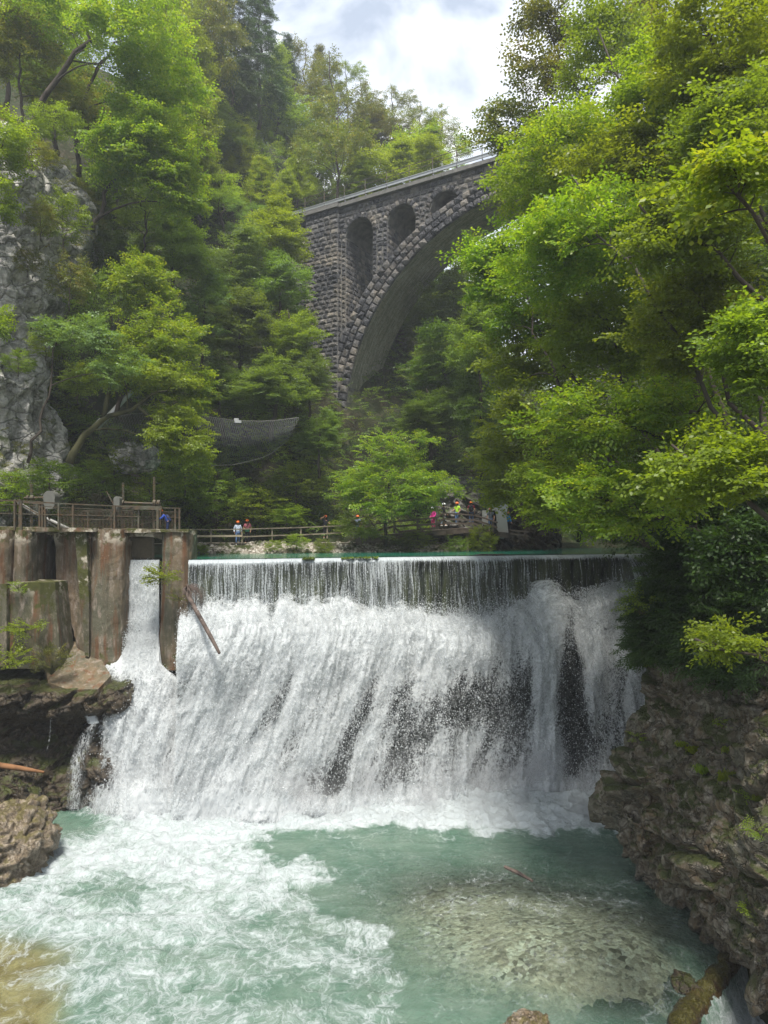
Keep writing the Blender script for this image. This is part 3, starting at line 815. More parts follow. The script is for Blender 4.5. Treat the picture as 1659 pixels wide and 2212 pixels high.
# ------------------------------------------------------------------ sluice: concrete piers with bays, left of the weir
def slD(x): return 34.6 + (40.0 - 34.6) * x / 400.0
sluice = empty('sluice_wall', (-14, 37, 6), label='old brown concrete sluice wall of rounded piers and arched bays left of the weir', cat='sluice')
def add_part(root, o): return local(root, o)
def pier(name, xl, xr, D, ytop, ybot, back, mat, seed, batter=0.03, nose=0.6, leftback=None):
    a, b = P(xl, ytop, D), P(xr, ytop, D); zt = a.z; zb = P(xl, ybot, D).z
    w = (b.x - a.x) / 2; cx = (a.x + b.x) / 2
    fp = []
    for k in range(11):
        t = math.pi + math.pi * k / 10
        fp.append((cx + w * math.cos(t), D + nose + nose * math.sin(t)))
    fp += [(cx + w, D + back), (cx - w, D + back)]
    m = MB(); n = len(fp)
    vs = []
    lv = 8
    for i in range(lv + 1):
        f = i / lv; z = lerp(zb, zt, f); g = 1 + batter * (1 - f)
        vs += [Vector((cx + (x - cx) * g, D + (y - D) * 1 - (.25 * (1 - f) if y < D + nose * 1.01 else 0), z)) for x, y in fp]
    m.add(vs, [tuple(range(n - 1, -1, -1)), tuple(range(lv * n, lv * n + n))] + [(i * n + k, i * n + (k + 1) % n, (i + 1) * n + (k + 1) % n, (i + 1) * n + k) for i in range(lv) for k in range(n)])
    o = m.build(name, mat, sluice, False, rough=(.07, 1.6, seed, .28))
    return add_part(sluice, o)
tag(pier('pier', 344, 410, 38.0, 1146, 1446, 1.5, M_CONC, 1), 'brown pier nearest the weir with a leafy shrub on its side')
tag(pier('pier', 190, 262, 37.2, 1144, 1436, 4, M_CONC, 2), 'broad brown pier left of the open gate bay')
tag(pier('pier', 24, 60, 36.2, 1145, 1330, 5, M_CONC, 3, 0.0), 'grey brown pier at the left of the dark bay')
pier('pier', -60, 12, 35.6, 1145, 1400, 5, M_CONC, 4, 0.0)
def slab(name, poly, D, back, mat, seed=1, amp=.05, D2=None, cut=.3):
    """poly of pixels; each may carry its own depth"""
    q = [P(p[0], p[1], p[2] if len(p) > 2 else D) for p in poly]
    m = MB(); m.prism(q, (0, back, 0))
    return add_part(sluice, m.build(name, mat, sluice, rough=(amp, 1.6, seed, cut)))
# side walls of the dark bay leading back to the broad pier
slab('bay_wall', [(116, 1148, 37.9), (172, 1148, 37.5), (196, 1148, 37.3), (196, 1430, 37.3), (186, 1418, 37.35), (168, 1400, 37.6), (150, 1330, 37.8), (124, 1262, 37.9)], 37, 2.5, M_CONC, 5, .09)
slab('buttress', [(162, 1150, 37.0), (186, 1146, 37.0), (192, 1300, 36.95), (192, 1420, 36.9), (183, 1415, 36.9), (172, 1290, 36.95)], 37, .9, M_CONC_MOSS, 6, .05)
# spandrels above the bays
def span(x0, x1, D, ytop, ymid, yend, seed, back=3.2, th=1):
    n = 12; top = [(x0, ytop), (x1, ytop)]
    bot = [(lerp(x1, x0, k / n), lerp(yend, ymid, math.sin(math.pi * k / n) ** .6)) for k in range(n + 1)]
    slab('bay_arch', top + bot, D, back, M_CONC, seed, .045, cut=.25)
span(255, 350, 38.25, 1147.5, 1158.5, 1166, 7)
span(55, 120, 37.6, 1142, 1153, 1160, 8)
span(6, 30, 36.8, 1142, 1154, 1158, 9)
slab('deck_edge', [(-60, 1137), (200, 1140.5), (200, 1149), (-60, 1147)], 36.6, 1.2, M_CONC, 10, .06)
slab('deck_edge', [(196, 1141), (408, 1144), (408, 1149.5), (196, 1149)], 37.9, 1.5, M_CONC, 11, .05)
# blocks in front
slab('mossy_block', [(17, 1258), (86, 1258), (94, 1445), (-20, 1445), (-20, 1300), (17, 1300)], 35.6, 2.2, M_CONC_MOSS, 12, .06)
slab('mossy_block', [(86, 1258, 35.6), (118, 1258, 36.3), (131, 1436, 36.1), (94, 1445, 35.6)], 35.6, 1.6, M_CONC_MOSS, 13, .05)
slab('mossy_block', [(-60, 1262), (14, 1262), (14, 1440), (-60, 1440)], 35.3, 2.5, M_CONC_MOSS, 14, .06)
# back of the dark bay
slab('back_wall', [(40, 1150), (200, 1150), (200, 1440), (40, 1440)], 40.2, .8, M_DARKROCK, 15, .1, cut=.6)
# tan spill apron at the foot
def apron():
    m = MB()
    q = [Vector((x, y, 6.2 + .58 * (y - 35.2) - .10 * (x + 16))) for x, y in ((-18.2, 38.1), (-16.4, 38.0), (-15.2, 37.0), (-14.3, 36.0), (-14.6, 35.1), (-16.0, 34.9), (-17.2, 35.2), (-18.0, 36.4))]
    m.prism(q, (0, .1, -.7))
    add_part(sluice, m.build('spill_apron', M_CONC_TAN, sluice, rough=(.03, 1.4, 21, .3)))
apron()
# the gate in the open bay
gate = empty('sluice_gate', P(302, 1208, 38.7), label='olive timber gate raised in its bay above the falling water', cat='gate')
m = MB()
for k in range(9):
    a, b = 268 + k * 7.1, 268 + (k + 1) * 7.1 - .35
    q = [P(a, 1160, 38.8), P(b, 1160, 38.8), P(b, 1207.5, 38.8), P(a, 1207.5, 38.8)]
    m.prism(q, (0, .12, 0))
for yy in (1166, 1184, 1202): m.beam(P(267, yy, 38.76), P(332, yy, 38.76), .06, .13)
local(gate, m.build('gate_leaf', M_GATE, gate))
def rack(x, y0, y1, D, root, name='toothed_rack'):
    m = MB(); a, b = P(x - 1.7, y0, D), P(x - 1.7, y1, D); c, d = P(x + 1.7, y0, D), P(x + 1.7, y1, D)
    m.tube([a, b], .022, 4); m.tube([c, d], .022, 4); n = int((a.z - b.z) / .11)
    for k in range(n): m.beam(a.lerp(b, (k + .5) / n), c.lerp(d, (k + .5) / n), .03, .045)
    return local(root, m.build(name, M_STEEL, root))
rack(265, 1163, 1208, 38.72, gate); rack(331, 1163, 1208, 38.72, gate)
# hoists on the deck
h1 = empty('gate_hoist', P(80, 1140, 37), label='gate hoist with round topped grey gear cover at the left of the deck', cat='machine')
def cover(x0, x1, y0, y1, D, root, th=.55):
    a, b = P(x0, y0, D), P(x1, y1, D); r = (b.x - a.x) / 2; cx = (a.x + b.x) / 2; m = MB()
    pts = [Vector((cx + r * math.cos(t), D, a.z - r + r * math.sin(t))) for t in [math.pi * k / 12 for k in range(13)]]
    pts += [Vector((cx - r * .9, D, b.z + .25)), Vector((cx - r * .6, D, b.z)), Vector((cx + r * .6, D, b.z)), Vector((cx + r * .95, D, b.z + .2))]
    m.prism(pts, (0, th, 0)); return local(root, m.build('gear_cover', M_STEEL_GREY, root))
cover(93.5, 118, 1060, 1099, 36.6, h1)
m = MB(); m.tube([P(52, 1075.5, 36.9), P(96, 1074.5, 36.9)], .05, 8)
for x in (59, 67, 70): m.tube([P(x, 1075.3, 36.9), P(x + 3.5, 1075.2, 36.9)], .14, 10)
local(h1, m.build('drive_shaft', M_STEEL, h1))
m = MB()
for x in (34, 43, 86, 92, 98): m.beam(P(x, 1143, 36.9), P(x, 1086 if x > 50 else 1078, 36.9), .12, .1, up=(1, 0, 0))
m.beam(P(30, 1083, 36.8), P(120, 1089, 36.9), .12, .12); m.beam(P(86, 1092, 36.9), P(108, 1122, 36.9), .06, .06); m.beam(P(50, 1092, 36.9), P(82, 1110, 36.9), .06, .06)
local(h1, m.build('hoist_frame', M_STEEL, h1)); rack(68, 1045, 1140, 37.1, h1)
h2 = empty('gate_hoist', P(300, 1142, 38.6), label='gate hoist with long drive shaft and two tall toothed racks above the open bay', cat='machine')
cover(245, 258, 1072, 1106, 38.1, h2, .5)
m = MB(); m.tube([P(258, 1085.2, 38.6), P(347, 1088.5, 38.6)], .065, 8)
for x in (262, 331, 340): m.tube([P(x, 1086, 38.6), P(x + 6, 1086.5, 38.6)], .17, 10)
local(h2, m.build('drive_shaft', M_STEEL, h2))
m = MB(); m.beam(P(243, 1095.5, 38.5), P(350, 1097.5, 38.5), .12, .22)
for x, y in ((249, 1097), (341, 1099)): m.beam(P(x, 1145, 38.5), P(x, y, 38.5), .16, .13, up=(1, 0, 0))
m.beam(P(230, 1061, 38.6), P(252, 1102, 38.5), .05, .04); m.beam(P(268, 1068, 38.6), P(252, 1096, 38.5), .05, .04)
m.beam(P(252, 1104, 38.5), P(270, 1136, 38.5), .05, .05); m.beam(P(249, 1104, 38.5), P(232, 1122, 38.5), .05, .05)
local(h2, m.build('hoist_frame', M_STEEL, h2)); rack(266, 1042, 1162, 38.75, h2); rack(333, 1030, 1162, 38.75, h2)
pipe = MB(); pipe.tube([P(40, 1086, 38.2), P(75, 1108, 38.2), P(150, 1143, 38.2)], .09, 10); pipe.tube([P(48, 1092, 38.35), P(128, 1143, 38.35)], .035, 6)
tag(pipe.build('steel_pipe', plain('dull pipe steel', (.22, .22, .21), .5, .4)), 'grey steel pipe slanting down behind the deck railing', 'pipe')
# railing on the deck
rail = empty('deck_railing', P(200, 1142, 37), label='rusty green steel railing with thin bars along the sluice deck', cat='railing')
def rl(x, y, off=0): return P(x, y, slD(x) + off)
m = MB()
tops = [(-30, 1080), (45, 1082), (128, 1087.5), (250, 1093), (347, 1097), (391, 1098)]
m2 = [(-30, 1108), (45, 1110), (128, 1112), (250, 1115), (391, 1118)]
for line, w in ((tops, .07), (m2, .05), ([(x, y + 8.5) for x, y in tops], .035)):
    for a, b in zip(line[:-1], line[1:]): m.beam(rl(*a), rl(*b), w, w)
local(rail, m.build('rail', M_STEEL, rail))
for x in (-8, 32, 46, 127, 158, 248, 300, 347, 379, 388):
    yt = np.interp(x, [a for a, b in tops], [b for a, b in tops]); m = MB()
    m.beam(rl(x, 1145), rl(x, yt), .11, .09, up=(1, 0, 0)); local(rail, m.build('post', M_STEEL, rail))
for x0, x1 in ((128, 158), (158, 248), (250, 300), (302, 347), (349, 379)):
    m = MB(); n = int((x1 - x0) / 3.0)
    for k in range(1, n):
        x = lerp(x0, x1, k / n); m.beam(rl(x, 1143), rl(x, 1097.5 + .02 * x, 0), .022, .022, up=(1, 0, 0))
    o = local(rail, m.build('bar_panel', M_STEEL, rail))
back = empty('back_railing', P(200, 1140, 40), label='plain steel railing at the far side of the sluice deck', cat='railing')
m = MB()
for yy in (1103, 1122): m.beam(P(180, yy, 41), P(390, yy + 2, 43.5), .05, .05)
for x in (190, 240, 286, 330, 386): m.beam(P(x, 1143, 41 + (x - 180) / 84), P(x, 1101, 41 + (x - 180) / 84), .07, .07, up=(1, 0, 0))
m.beam(P(268, 1142, 41.5), P(386, 1112, 43), .05, .05)
local(back, m.build('rail', M_STEEL, back))
dk = MB(); dk.prism([P(-40, 1146, 36.6), P(402, 1146, 38.2), P(398, 1144, 40.6), P(180, 1144, 42.0), P(-60, 1143, 38.5)], (0, 0, -.12))
local(sluice, dk.build('deck', M_CONC, sluice))
# ------------------------------------------------------------------ weir wall and falling water
CR0, CR1 = np.array([-10.85, 38.0]), np.array([18.2, 44.5])
CRL = float(np.hypot(*(CR1 - CR0))); CE = (CR1 - CR0) / CRL; CO = np.array([CE[1], -CE[0]])
def crest_z(t): return 12.5 + .16 * t
def zb_of(t):
    xs_ = [0, .06, .15, .3, .42, .52, .60, .66, .70, .78, .83, .88, 1.0]
    zs_ = [9.75, 9.95, 9.9, 9.95, 9.5, 9.05, 9.1, 9.6, 10.5, 9.9, 10.2, 10.8, 11.4]
    return np.interp(t, xs_, zs_) - .22
def casc(T, V):
    """lower cascade surface, T along the crest, V 0..1 down; returns points and (along, down) metres"""
    zb = zb_of(T) + .0
    e = 4.3 + 1.9 * np.clip(T, 0, 1) + .4 * np.sin(T * 9)
    out_ = []; zz = []
    k = np.array([0, .12, .28, .45, .72, 1.0])
    lips = np.clip((T - .62) / .2, 0, 1)
    O = [T * 0 + .35, 1.6 + T * 0, 2.7 - .8 * lips, 3.3 + .2 * T - .4 * lips, 3.8 + T * .9, e]
    Z = [zb + .15, zb - .12 - .3 * lips, zb - 1.15 - .6 * lips, zb - 3.0, zb * .36, T * 0 - .25]
    o = np.zeros_like(T); z = np.zeros_like(T)
    for i in range(5):
        m_ = (V >= k[i]) & (V <= k[i + 1]); f = np.clip((V - k[i]) / (k[i + 1] - k[i]), 0, 1)
        o = np.where(m_, O[i] + (O[i + 1] - O[i]) * f, o); z = np.where(m_, Z[i] + (Z[i + 1] - Z[i]) * f, z)
    x = CR0[0] + CE[0] * CRL * T + CO[0] * o; y = CR0[1] + CE[1] * CRL * T + CO[1] * o
    return np.stack([x, y, z], 1), np.stack([T * CRL + (.30 - .28 * np.clip(T, 0, 1)) * 12.5 * np.clip(V - .25, 0, 1), V * 12.5, T * 0], 1)
def proj(p):
    c, s = math.cos(PITCH), math.sin(PITCH); Yr, Zr = p[:, 1], p[:, 2] - CZ
    d = Yr * c + Zr * s; u = -Yr * s + Zr * c
    return 829.5 + F * p[:, 0] / d, 1106 - F * u / d
def blob(x, y, cx, cy, rx, ry): return np.exp(-(((x - cx) / rx) ** 2 + ((y - cy) / ry) ** 2))
def casc_dens(x, y):
    d = np.full(len(x), .475)
    d += .22 * blob(x, y, 600, 1400, 500, 60) + .10 * blob(x, y, 480, 1640, 110, 160) + .12 * blob(x, y, 520, 1700, 90, 60)
    d -= .055 * blob(x, y, 820, 1620, 230, 130) + .08 * blob(x, y, 1000, 1520, 160, 110)
    d += .20 * blob(x, y, 1180, 1400, 26, 200) + .16 * blob(x, y, 1188, 1600, 34, 130)
    d -= .17 * blob(x, y, 1140, 1480, 30, 150) + .09 * blob(x, y, 1110, 1600, 50, 90)
    d -= .28 * blob(x, y, 1226, 1450, 20, 140) + .24 * blob(x, y, 1236, 1600, 38, 100)
    d += .10 * blob(x, y, 1310, 1350, 40, 60) - .12 * blob(x, y, 1320, 1500, 24, 130) * -1 * -1
    d -= .14 * blob(x, y, 1290, 1620, 40, 70)
    d += .34 * blob(x, y, 1180, 1720, 240, 34) + .30 * blob(x, y, 800, 1745, 600, 26)
    d -= .10 * blob(x, y, 720, 1690, 110, 40) + .12 * blob(x, y, 585, 1330, 14, 40)
    return d
def smooth_normals(p, nr, nc):
    g = p.reshape(nr, nc, 3); a = np.gradient(g, axis=1); b = np.gradient(g, axis=0)
    n = np.cross(a, b).reshape(-1, 3); n /= np.linalg.norm(n, axis=1)[:, None] + 1e-9
    n *= np.sign(-n[:, 1])[:, None] * -1 * -1
    return n
def make_cascade(nr, nc, T0, T1, fn, densfn, name, mats, ampfn=None):
    u, v = np.linspace(T0, T1, nc), np.linspace(0, 1, nr)
    U, V = np.meshgrid(u, v); U, V = U.ravel(), V.ravel()
    p0, fl = fn(U, V); n = smooth_normals(p0, nr, nc)
    px, py = proj(p0); dn = densfn(px, py)
    dn = dn + fbm(np.stack([fl[:, 0] * 1.1 + fl[:, 1] * .25, fl[:, 1] * .30, fl[:, 2]], 1), 4, 39, .6) * .20
    q = np.stack([fl[:, 0], fl[:, 1] * .45, np.zeros(len(fl))], 1)
    big = fbm(q * .55, 3, 41) * .42 + ridged(q * np.array([1.3, .8, 1]), 4, 43) * .24
    am = ampfn(U, V) if ampfn else np.ones(len(U)); big = big * am
    # dark rock behind
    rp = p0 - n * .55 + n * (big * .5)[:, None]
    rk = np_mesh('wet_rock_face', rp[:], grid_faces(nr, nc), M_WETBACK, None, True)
    tag(rk, kind='structure')
    res = []
    for k, (off, dd) in enumerate(((0.0, .04), (.28, -.12), (.6, -.20))):
        qq = q + k * 13.7
        d = big + fbm(qq * np.array([2.6, 1.5, 1]), 4, 50 + k, .6) * .15 + ridged(qq * np.array([5.5, 2.6, 1]), 3, 60 + k, .6) * .035 + off * am
        o = np_mesh(name, p0 + n * d[:, None], grid_faces(nr, nc), mats[k], None, True, {'flow': fl, 'dens': dn + dd})
        tag(o, kind='structure'); res.append(o)
    return p0, n, dn, big
CP, CN, CD, CB = make_cascade(330, 620, -.012, 1.0, casc, casc_dens, 'waterfall', M_CASC)
def side_fall(U, V):
    k = [0, .30, .42, .56, .72, .86, 1]
    z = np.interp(V, k, [12.45, 8.0, 6.7, 5.3, 3.6, 1.6, -.25]); Y = np.interp(V, k, [38.6, 38.35, 37.6, 36.6, 35.8, 35.1, 34.5])
    # free fall: steep all the way to the foot of the bay
    xl = np.interp(V, k, [261, 254, 248, 200, 168, 160, 150]); xr = np.interp(V, k, [345, 347, 352, 425, 440, 455, 470])
    X = (lerp(xl, xr, U) - 829.5) / F * Y
    return np.stack([X, Y, z], 1), np.stack([X, V * 14, X * 0 + 3], 1)
def side_dens(x, y):
    d = np.full(len(x), .49)
    d += .28 * blob(x, y, 300, 1430, 120, 50) + .14 * blob(x, y, 300, 1560, 70, 130) - .10 * blob(x, y, 400, 1570, 26, 120) - .10 * blob(x, y, 230, 1650, 30, 60)
    d += .35 * blob(x, y, 350, 1740, 200, 40) - .05 * blob(x, y, 300, 1300, 60, 70)
    e = x - np.interp(y, [1200, 1440, 1500, 1545, 1580, 1750], [200, 200, 236, 200, 214, 224])
    d += .12 * sstep(1400, 1360, y)
    d -= .20 * sstep(45, -5, e) + .12 * sstep(5, -40, e) + .2 * sstep(6, -6, e) * sstep(1560, 1530, y)
    return d
SP, SN, SD, SB = make_cascade(260, 150, 0, 1, side_fall, side_dens, 'waterfall', M_CASC, lambda U, V: lerp(.12, 1, sstep(.27, .48, V)))
def trickle(pts, wid, dens, seed):
    """thin falls over the dark rock: centre line (x, y, D) in the frame, widths in frame units"""
    n = 60; nc = 10; V = []; FL = []
    k = np.linspace(0, 1, len(pts)); v = np.linspace(0, 1, n)
    X, Y, D = [np.interp(v, k, [p[i] for p in pts]) for i in range(3)]; Wd = np.interp(v, k, wid)
    for i in range(n):
        for j in range(nc):
            q = P(X[i] + (j / (nc - 1) - .5) * Wd[i], Y[i], D[i]); q.y -= .12 * math.sin(math.pi * j / (nc - 1)); V.append(q); FL.append((q.x * 2 + seed, -q.z * 1.2, seed))
    V = np.array(V); V[:, 1] += fbm(V * 2.2, 3, seed) * .15
    e = np.tile(np.abs(np.linspace(-1, 1, nc)), n)
    tag(np_mesh('waterfall', V, grid_faces(n, nc), M_CASC[1], None, True, {'flow': FL, 'dens': dens - .22 * e ** 2}), kind='structure')
trickle([(176, 1478, 35.6), (188, 1530, 35.2), (203, 1562, 35.0)], [16, 22, 26], .60, 3)
trickle([(160, 1478, 35.6), (166, 1500, 35.4), (176, 1530, 35.2)], [6, 7, 6], .5, 5)
trickle([(205, 1560, 35.0), (186, 1590, 34.9), (168, 1660, 34.7), (162, 1745, 34.5)], [20, 46, 60, 70], .42, 7)
trickle([(124, 1490, 35.0), (112, 1560, 34.8), (106, 1620, 34.7)], [5, 4, 4], .42, 11)
trickle([(138, 1410, 37.2), (142, 1425, 36.9), (160, 1450, 36.3), (176, 1478, 35.7)], [10, 10, 14, 18], .30, 9)
# curtain
def curtain():
    nr, nc = 70, 900
    T, V = np.meshgrid(np.linspace(0, .965, nc), np.linspace(0, 1, nr)); T, V = T.ravel(), V.ravel()
    zt, zb = crest_z(T), zb_of(T) - .5
    slope = sstep(.86, .95, T)                                  # near the right bank the water runs down over rock
    drop = V * (zt - zb)
    hz = .25 + .30 * np.sqrt(np.clip(drop, 0, 9)) + slope * drop * 1.1
    lip = sstep(.0, .045, V); hz = lerp(-.5, 1, lip) * hz
    z = zt - drop * lip - .03
    z = z + fbm(np.stack([T * 9, T * 0, T * 0], 1) * 2, 3, 66) * .045 * lip
    x = CR0[0] + CE[0] * CRL * T + CO[0] * hz; y = CR0[1] + CE[1] * CRL * T + CO[1] * hz
    fl = np.stack([T * CRL, drop, T * 0], 1)
    for k, (off, dd) in enumerate(((0, 0.03), (.12, -.07))):
        s = ridged(np.stack([fl[:, 0] * 4.5, drop * .12, T * 0 + k * 5], 1), 3, 70 + k) * .05 + ridged(np.stack([fl[:, 0] * 1.1, drop * .2, T * 0 + k * 5], 1), 2, 75 + k) * .06
        pos = np.stack([x + CO[0] * (s + off * V), y + CO[1] * (s + off * V), z], 1)
        dens = .445 + .32 * np.exp(-(drop / .2) ** 2) + .08 * sstep(.75, 1, V) + dd - .05 * sstep(.3, .8, T) + .10 * slope
        dens = dens + fbm(np.stack([fl[:, 0] * .35, T * 0, T * 0 + 3], 1), 3, 77) * .08
        tag(np_mesh('waterfall', pos, grid_faces(nr, nc), M_CURT, None, True, {'flow': fl + np.array([k * 31.0, 0, 0]), 'dens': dens}), kind='structure')
curtain()
def weir():
    nr, nc = 26, 500
    T, V = np.meshgrid(np.linspace(0, 1.02, nc), np.linspace(0, 1, nr)); T, V = T.ravel(), V.ravel()
    drop = V * 4.6; z = crest_z(T) - .06 - drop
    hz = .0 + sstep(.86, .96, T) * drop * 1.1 + .12 * np.sin(np.clip(drop * 6, 0, 1.57))
    x = CR0[0] + CE[0] * CRL * T + CO[0] * hz; y = CR0[1] + CE[1] * CRL * T + CO[1] * hz
    p = np.stack([x, y, z], 1); n_ = fbm(p * np.array([1.2, 1.2, .5]), 4, 80) * .12 * sstep(0, .3, drop); p[:, 0] += CO[0] * n_; p[:, 1] += CO[1] * n_
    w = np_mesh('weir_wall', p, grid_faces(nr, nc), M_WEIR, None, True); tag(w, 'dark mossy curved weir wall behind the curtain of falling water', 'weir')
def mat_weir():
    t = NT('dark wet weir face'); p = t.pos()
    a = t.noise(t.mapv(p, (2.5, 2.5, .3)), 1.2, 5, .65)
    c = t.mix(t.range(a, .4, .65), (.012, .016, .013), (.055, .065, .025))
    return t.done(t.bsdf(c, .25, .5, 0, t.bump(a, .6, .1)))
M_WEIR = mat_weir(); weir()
def crest_debris():
    rr = random.Random(8); m = MB()
    for T in (.575, .582, .59, .598, .605, .612, .62):
        c = Vector((CR0[0] + CE[0] * CRL * T, CR0[1] + CE[1] * CRL * T - .28, crest_z(T) + .03)); a = rr.uniform(-.5, .5)
        m.tube([c - Vector((.35, a * .2, 0)), c + Vector((0, -.05, .05)), c + Vector((.35, a * .2, rr.uniform(-.08, .06)))], [.025, .035, .015], 5)
    tag(m.build('crest_debris', M_LOGD, None, True), 'brown twigs caught on the lip of the weir', 'driftwood')
    rg = np.random.default_rng(61)
    for T0, T1, lb in ((.29, .36, 'longer patch of green moss on the weir lip'), (.215, .235, 'short patch of green moss on the weir lip, left of the longer one')):
        n = 220; T = rg.uniform(T0, T1, n); p = np.stack([CR0[0] + CE[0] * CRL * T, CR0[1] + CE[1] * CRL * T - rg.uniform(.15, .42, n), crest_z(T) + .03 - rg.uniform(0, .06, n)], 1)
        d = np.tile([.2, -.8, -.3], (n, 1)); q = []
        for k in range(n):
            s_ = rg.normal(0, .03, 3); e = np.array([rg.normal(0, .05), -.12, -.06]); q += [p[k] - s_, p[k] + s_, p[k] + s_ + e, p[k] - s_ + e]
        o = np_mesh('moss_patch', np.array(q), np.arange(4 * n).reshape(-1, 4), plain('weir lip moss', (.07, .10, .015), .9, .1, 0, .5, 6)); tag(o, lb, 'moss', 'moss patches on the weir lip')
crest_debris()
# pond above the weir
def pond():
    v = [(CR0[0] - .0, CR0[1] + .05), (CR1[0], CR1[1] + .05), (26, 52), (30, 62), (12, 56), (6, 53), (-4, 49.6), (-16, 48.5), (-18, 39.5), (-15.4, 38.7), (-10.85, 38.7)]
    V = []
    for x, y in v:
        t = ((x - CR0[0]) * CE[0] + (y - CR0[1]) * CE[1]) / CRL; V.append((x, y, 12.5 + .16 * min(max(t, 0), 1)))
    me = bpy.data.meshes.new('pond_water'); me.from_pydata(V, [], [tuple(range(len(V)))]); tag(new_obj('pond_water', me, M_POND), kind='structure')
pond()
# droplets torn from the falls
def spray():
    rg = np.random.default_rng(3)
    C = []; S = []
    for (p0, n, dn, bg, num) in ((CP, CN, CD, CB, 170000), (SP, SN, SD, SB, 34000)):
        w = np.clip(dn - .05, .12, .8) * np.where(p0[:, 2] < 9.2, 1, .12); w /= w.sum()
        i = rg.choice(len(p0), num, p=w)
        h = rg.gamma(1.4, .26, num) * (1 - .8 * (p0[i][:, 2] > 8.6) * (p0[i][:, 0] < -12.3))
        q = p0[i] + n[i] * (bg[i] + .15 + h)[:, None] + rg.normal(0, .06, (num, 3))
        px, py = proj(q); ok = (px > np.interp(py, [1200, 1440, 1500, 1545, 1750], [268, 262, 262, 222, 222]) + rg.normal(0, 14, num) * (q[:, 2] < 4))
        C.append(q[ok]); S.append((rg.gamma(1.6, .0048, num) + .004)[ok])
    # arcs of drops thrown off the ledge
    num = 9000; T = rg.choice([.665, .69, .705, .775, .80, .82], num) + rg.normal(0, .013, num); s = rg.random(num)
    z = zb_of(T) + .35 + 1.2 * s * (1 - s) * 4 * rg.random(num) - 4 * s * s; o = .8 + s * 3.2 * rg.uniform(.6, 1.1, num)
    C.append(np.stack([CR0[0] + CE[0] * CRL * T + CO[0] * o, CR0[1] + CE[1] * CRL * T + CO[1] * o, z], 1)); S.append(rg.gamma(1.6, .005, num) + .005)
    C = np.concatenate(C); S = np.concatenate(S)
    T4 = np.array([(1, 1, 1), (1, -1, -1), (-1, 1, -1), (-1, -1, 1)]) / 1.4
    R = rg.normal(0, 1, (len(C), 3, 3)); Q, _ = np.linalg.qr(R)
    V = C[:, None, :] + np.einsum('nij,kj->nki', Q, T4) * S[:, None, None] * np.array([1, 1, 1.5])
    b = np.arange(len(C))[:, None, None] * 4; Fc = b + np.array([(0, 1, 2), (0, 3, 1), (0, 2, 3), (1, 3, 2)])[None]
    tag(np_mesh('spray', V.reshape(-1, 3), Fc.reshape(-1, 3), M_SPRAY), kind='stuff')
spray()
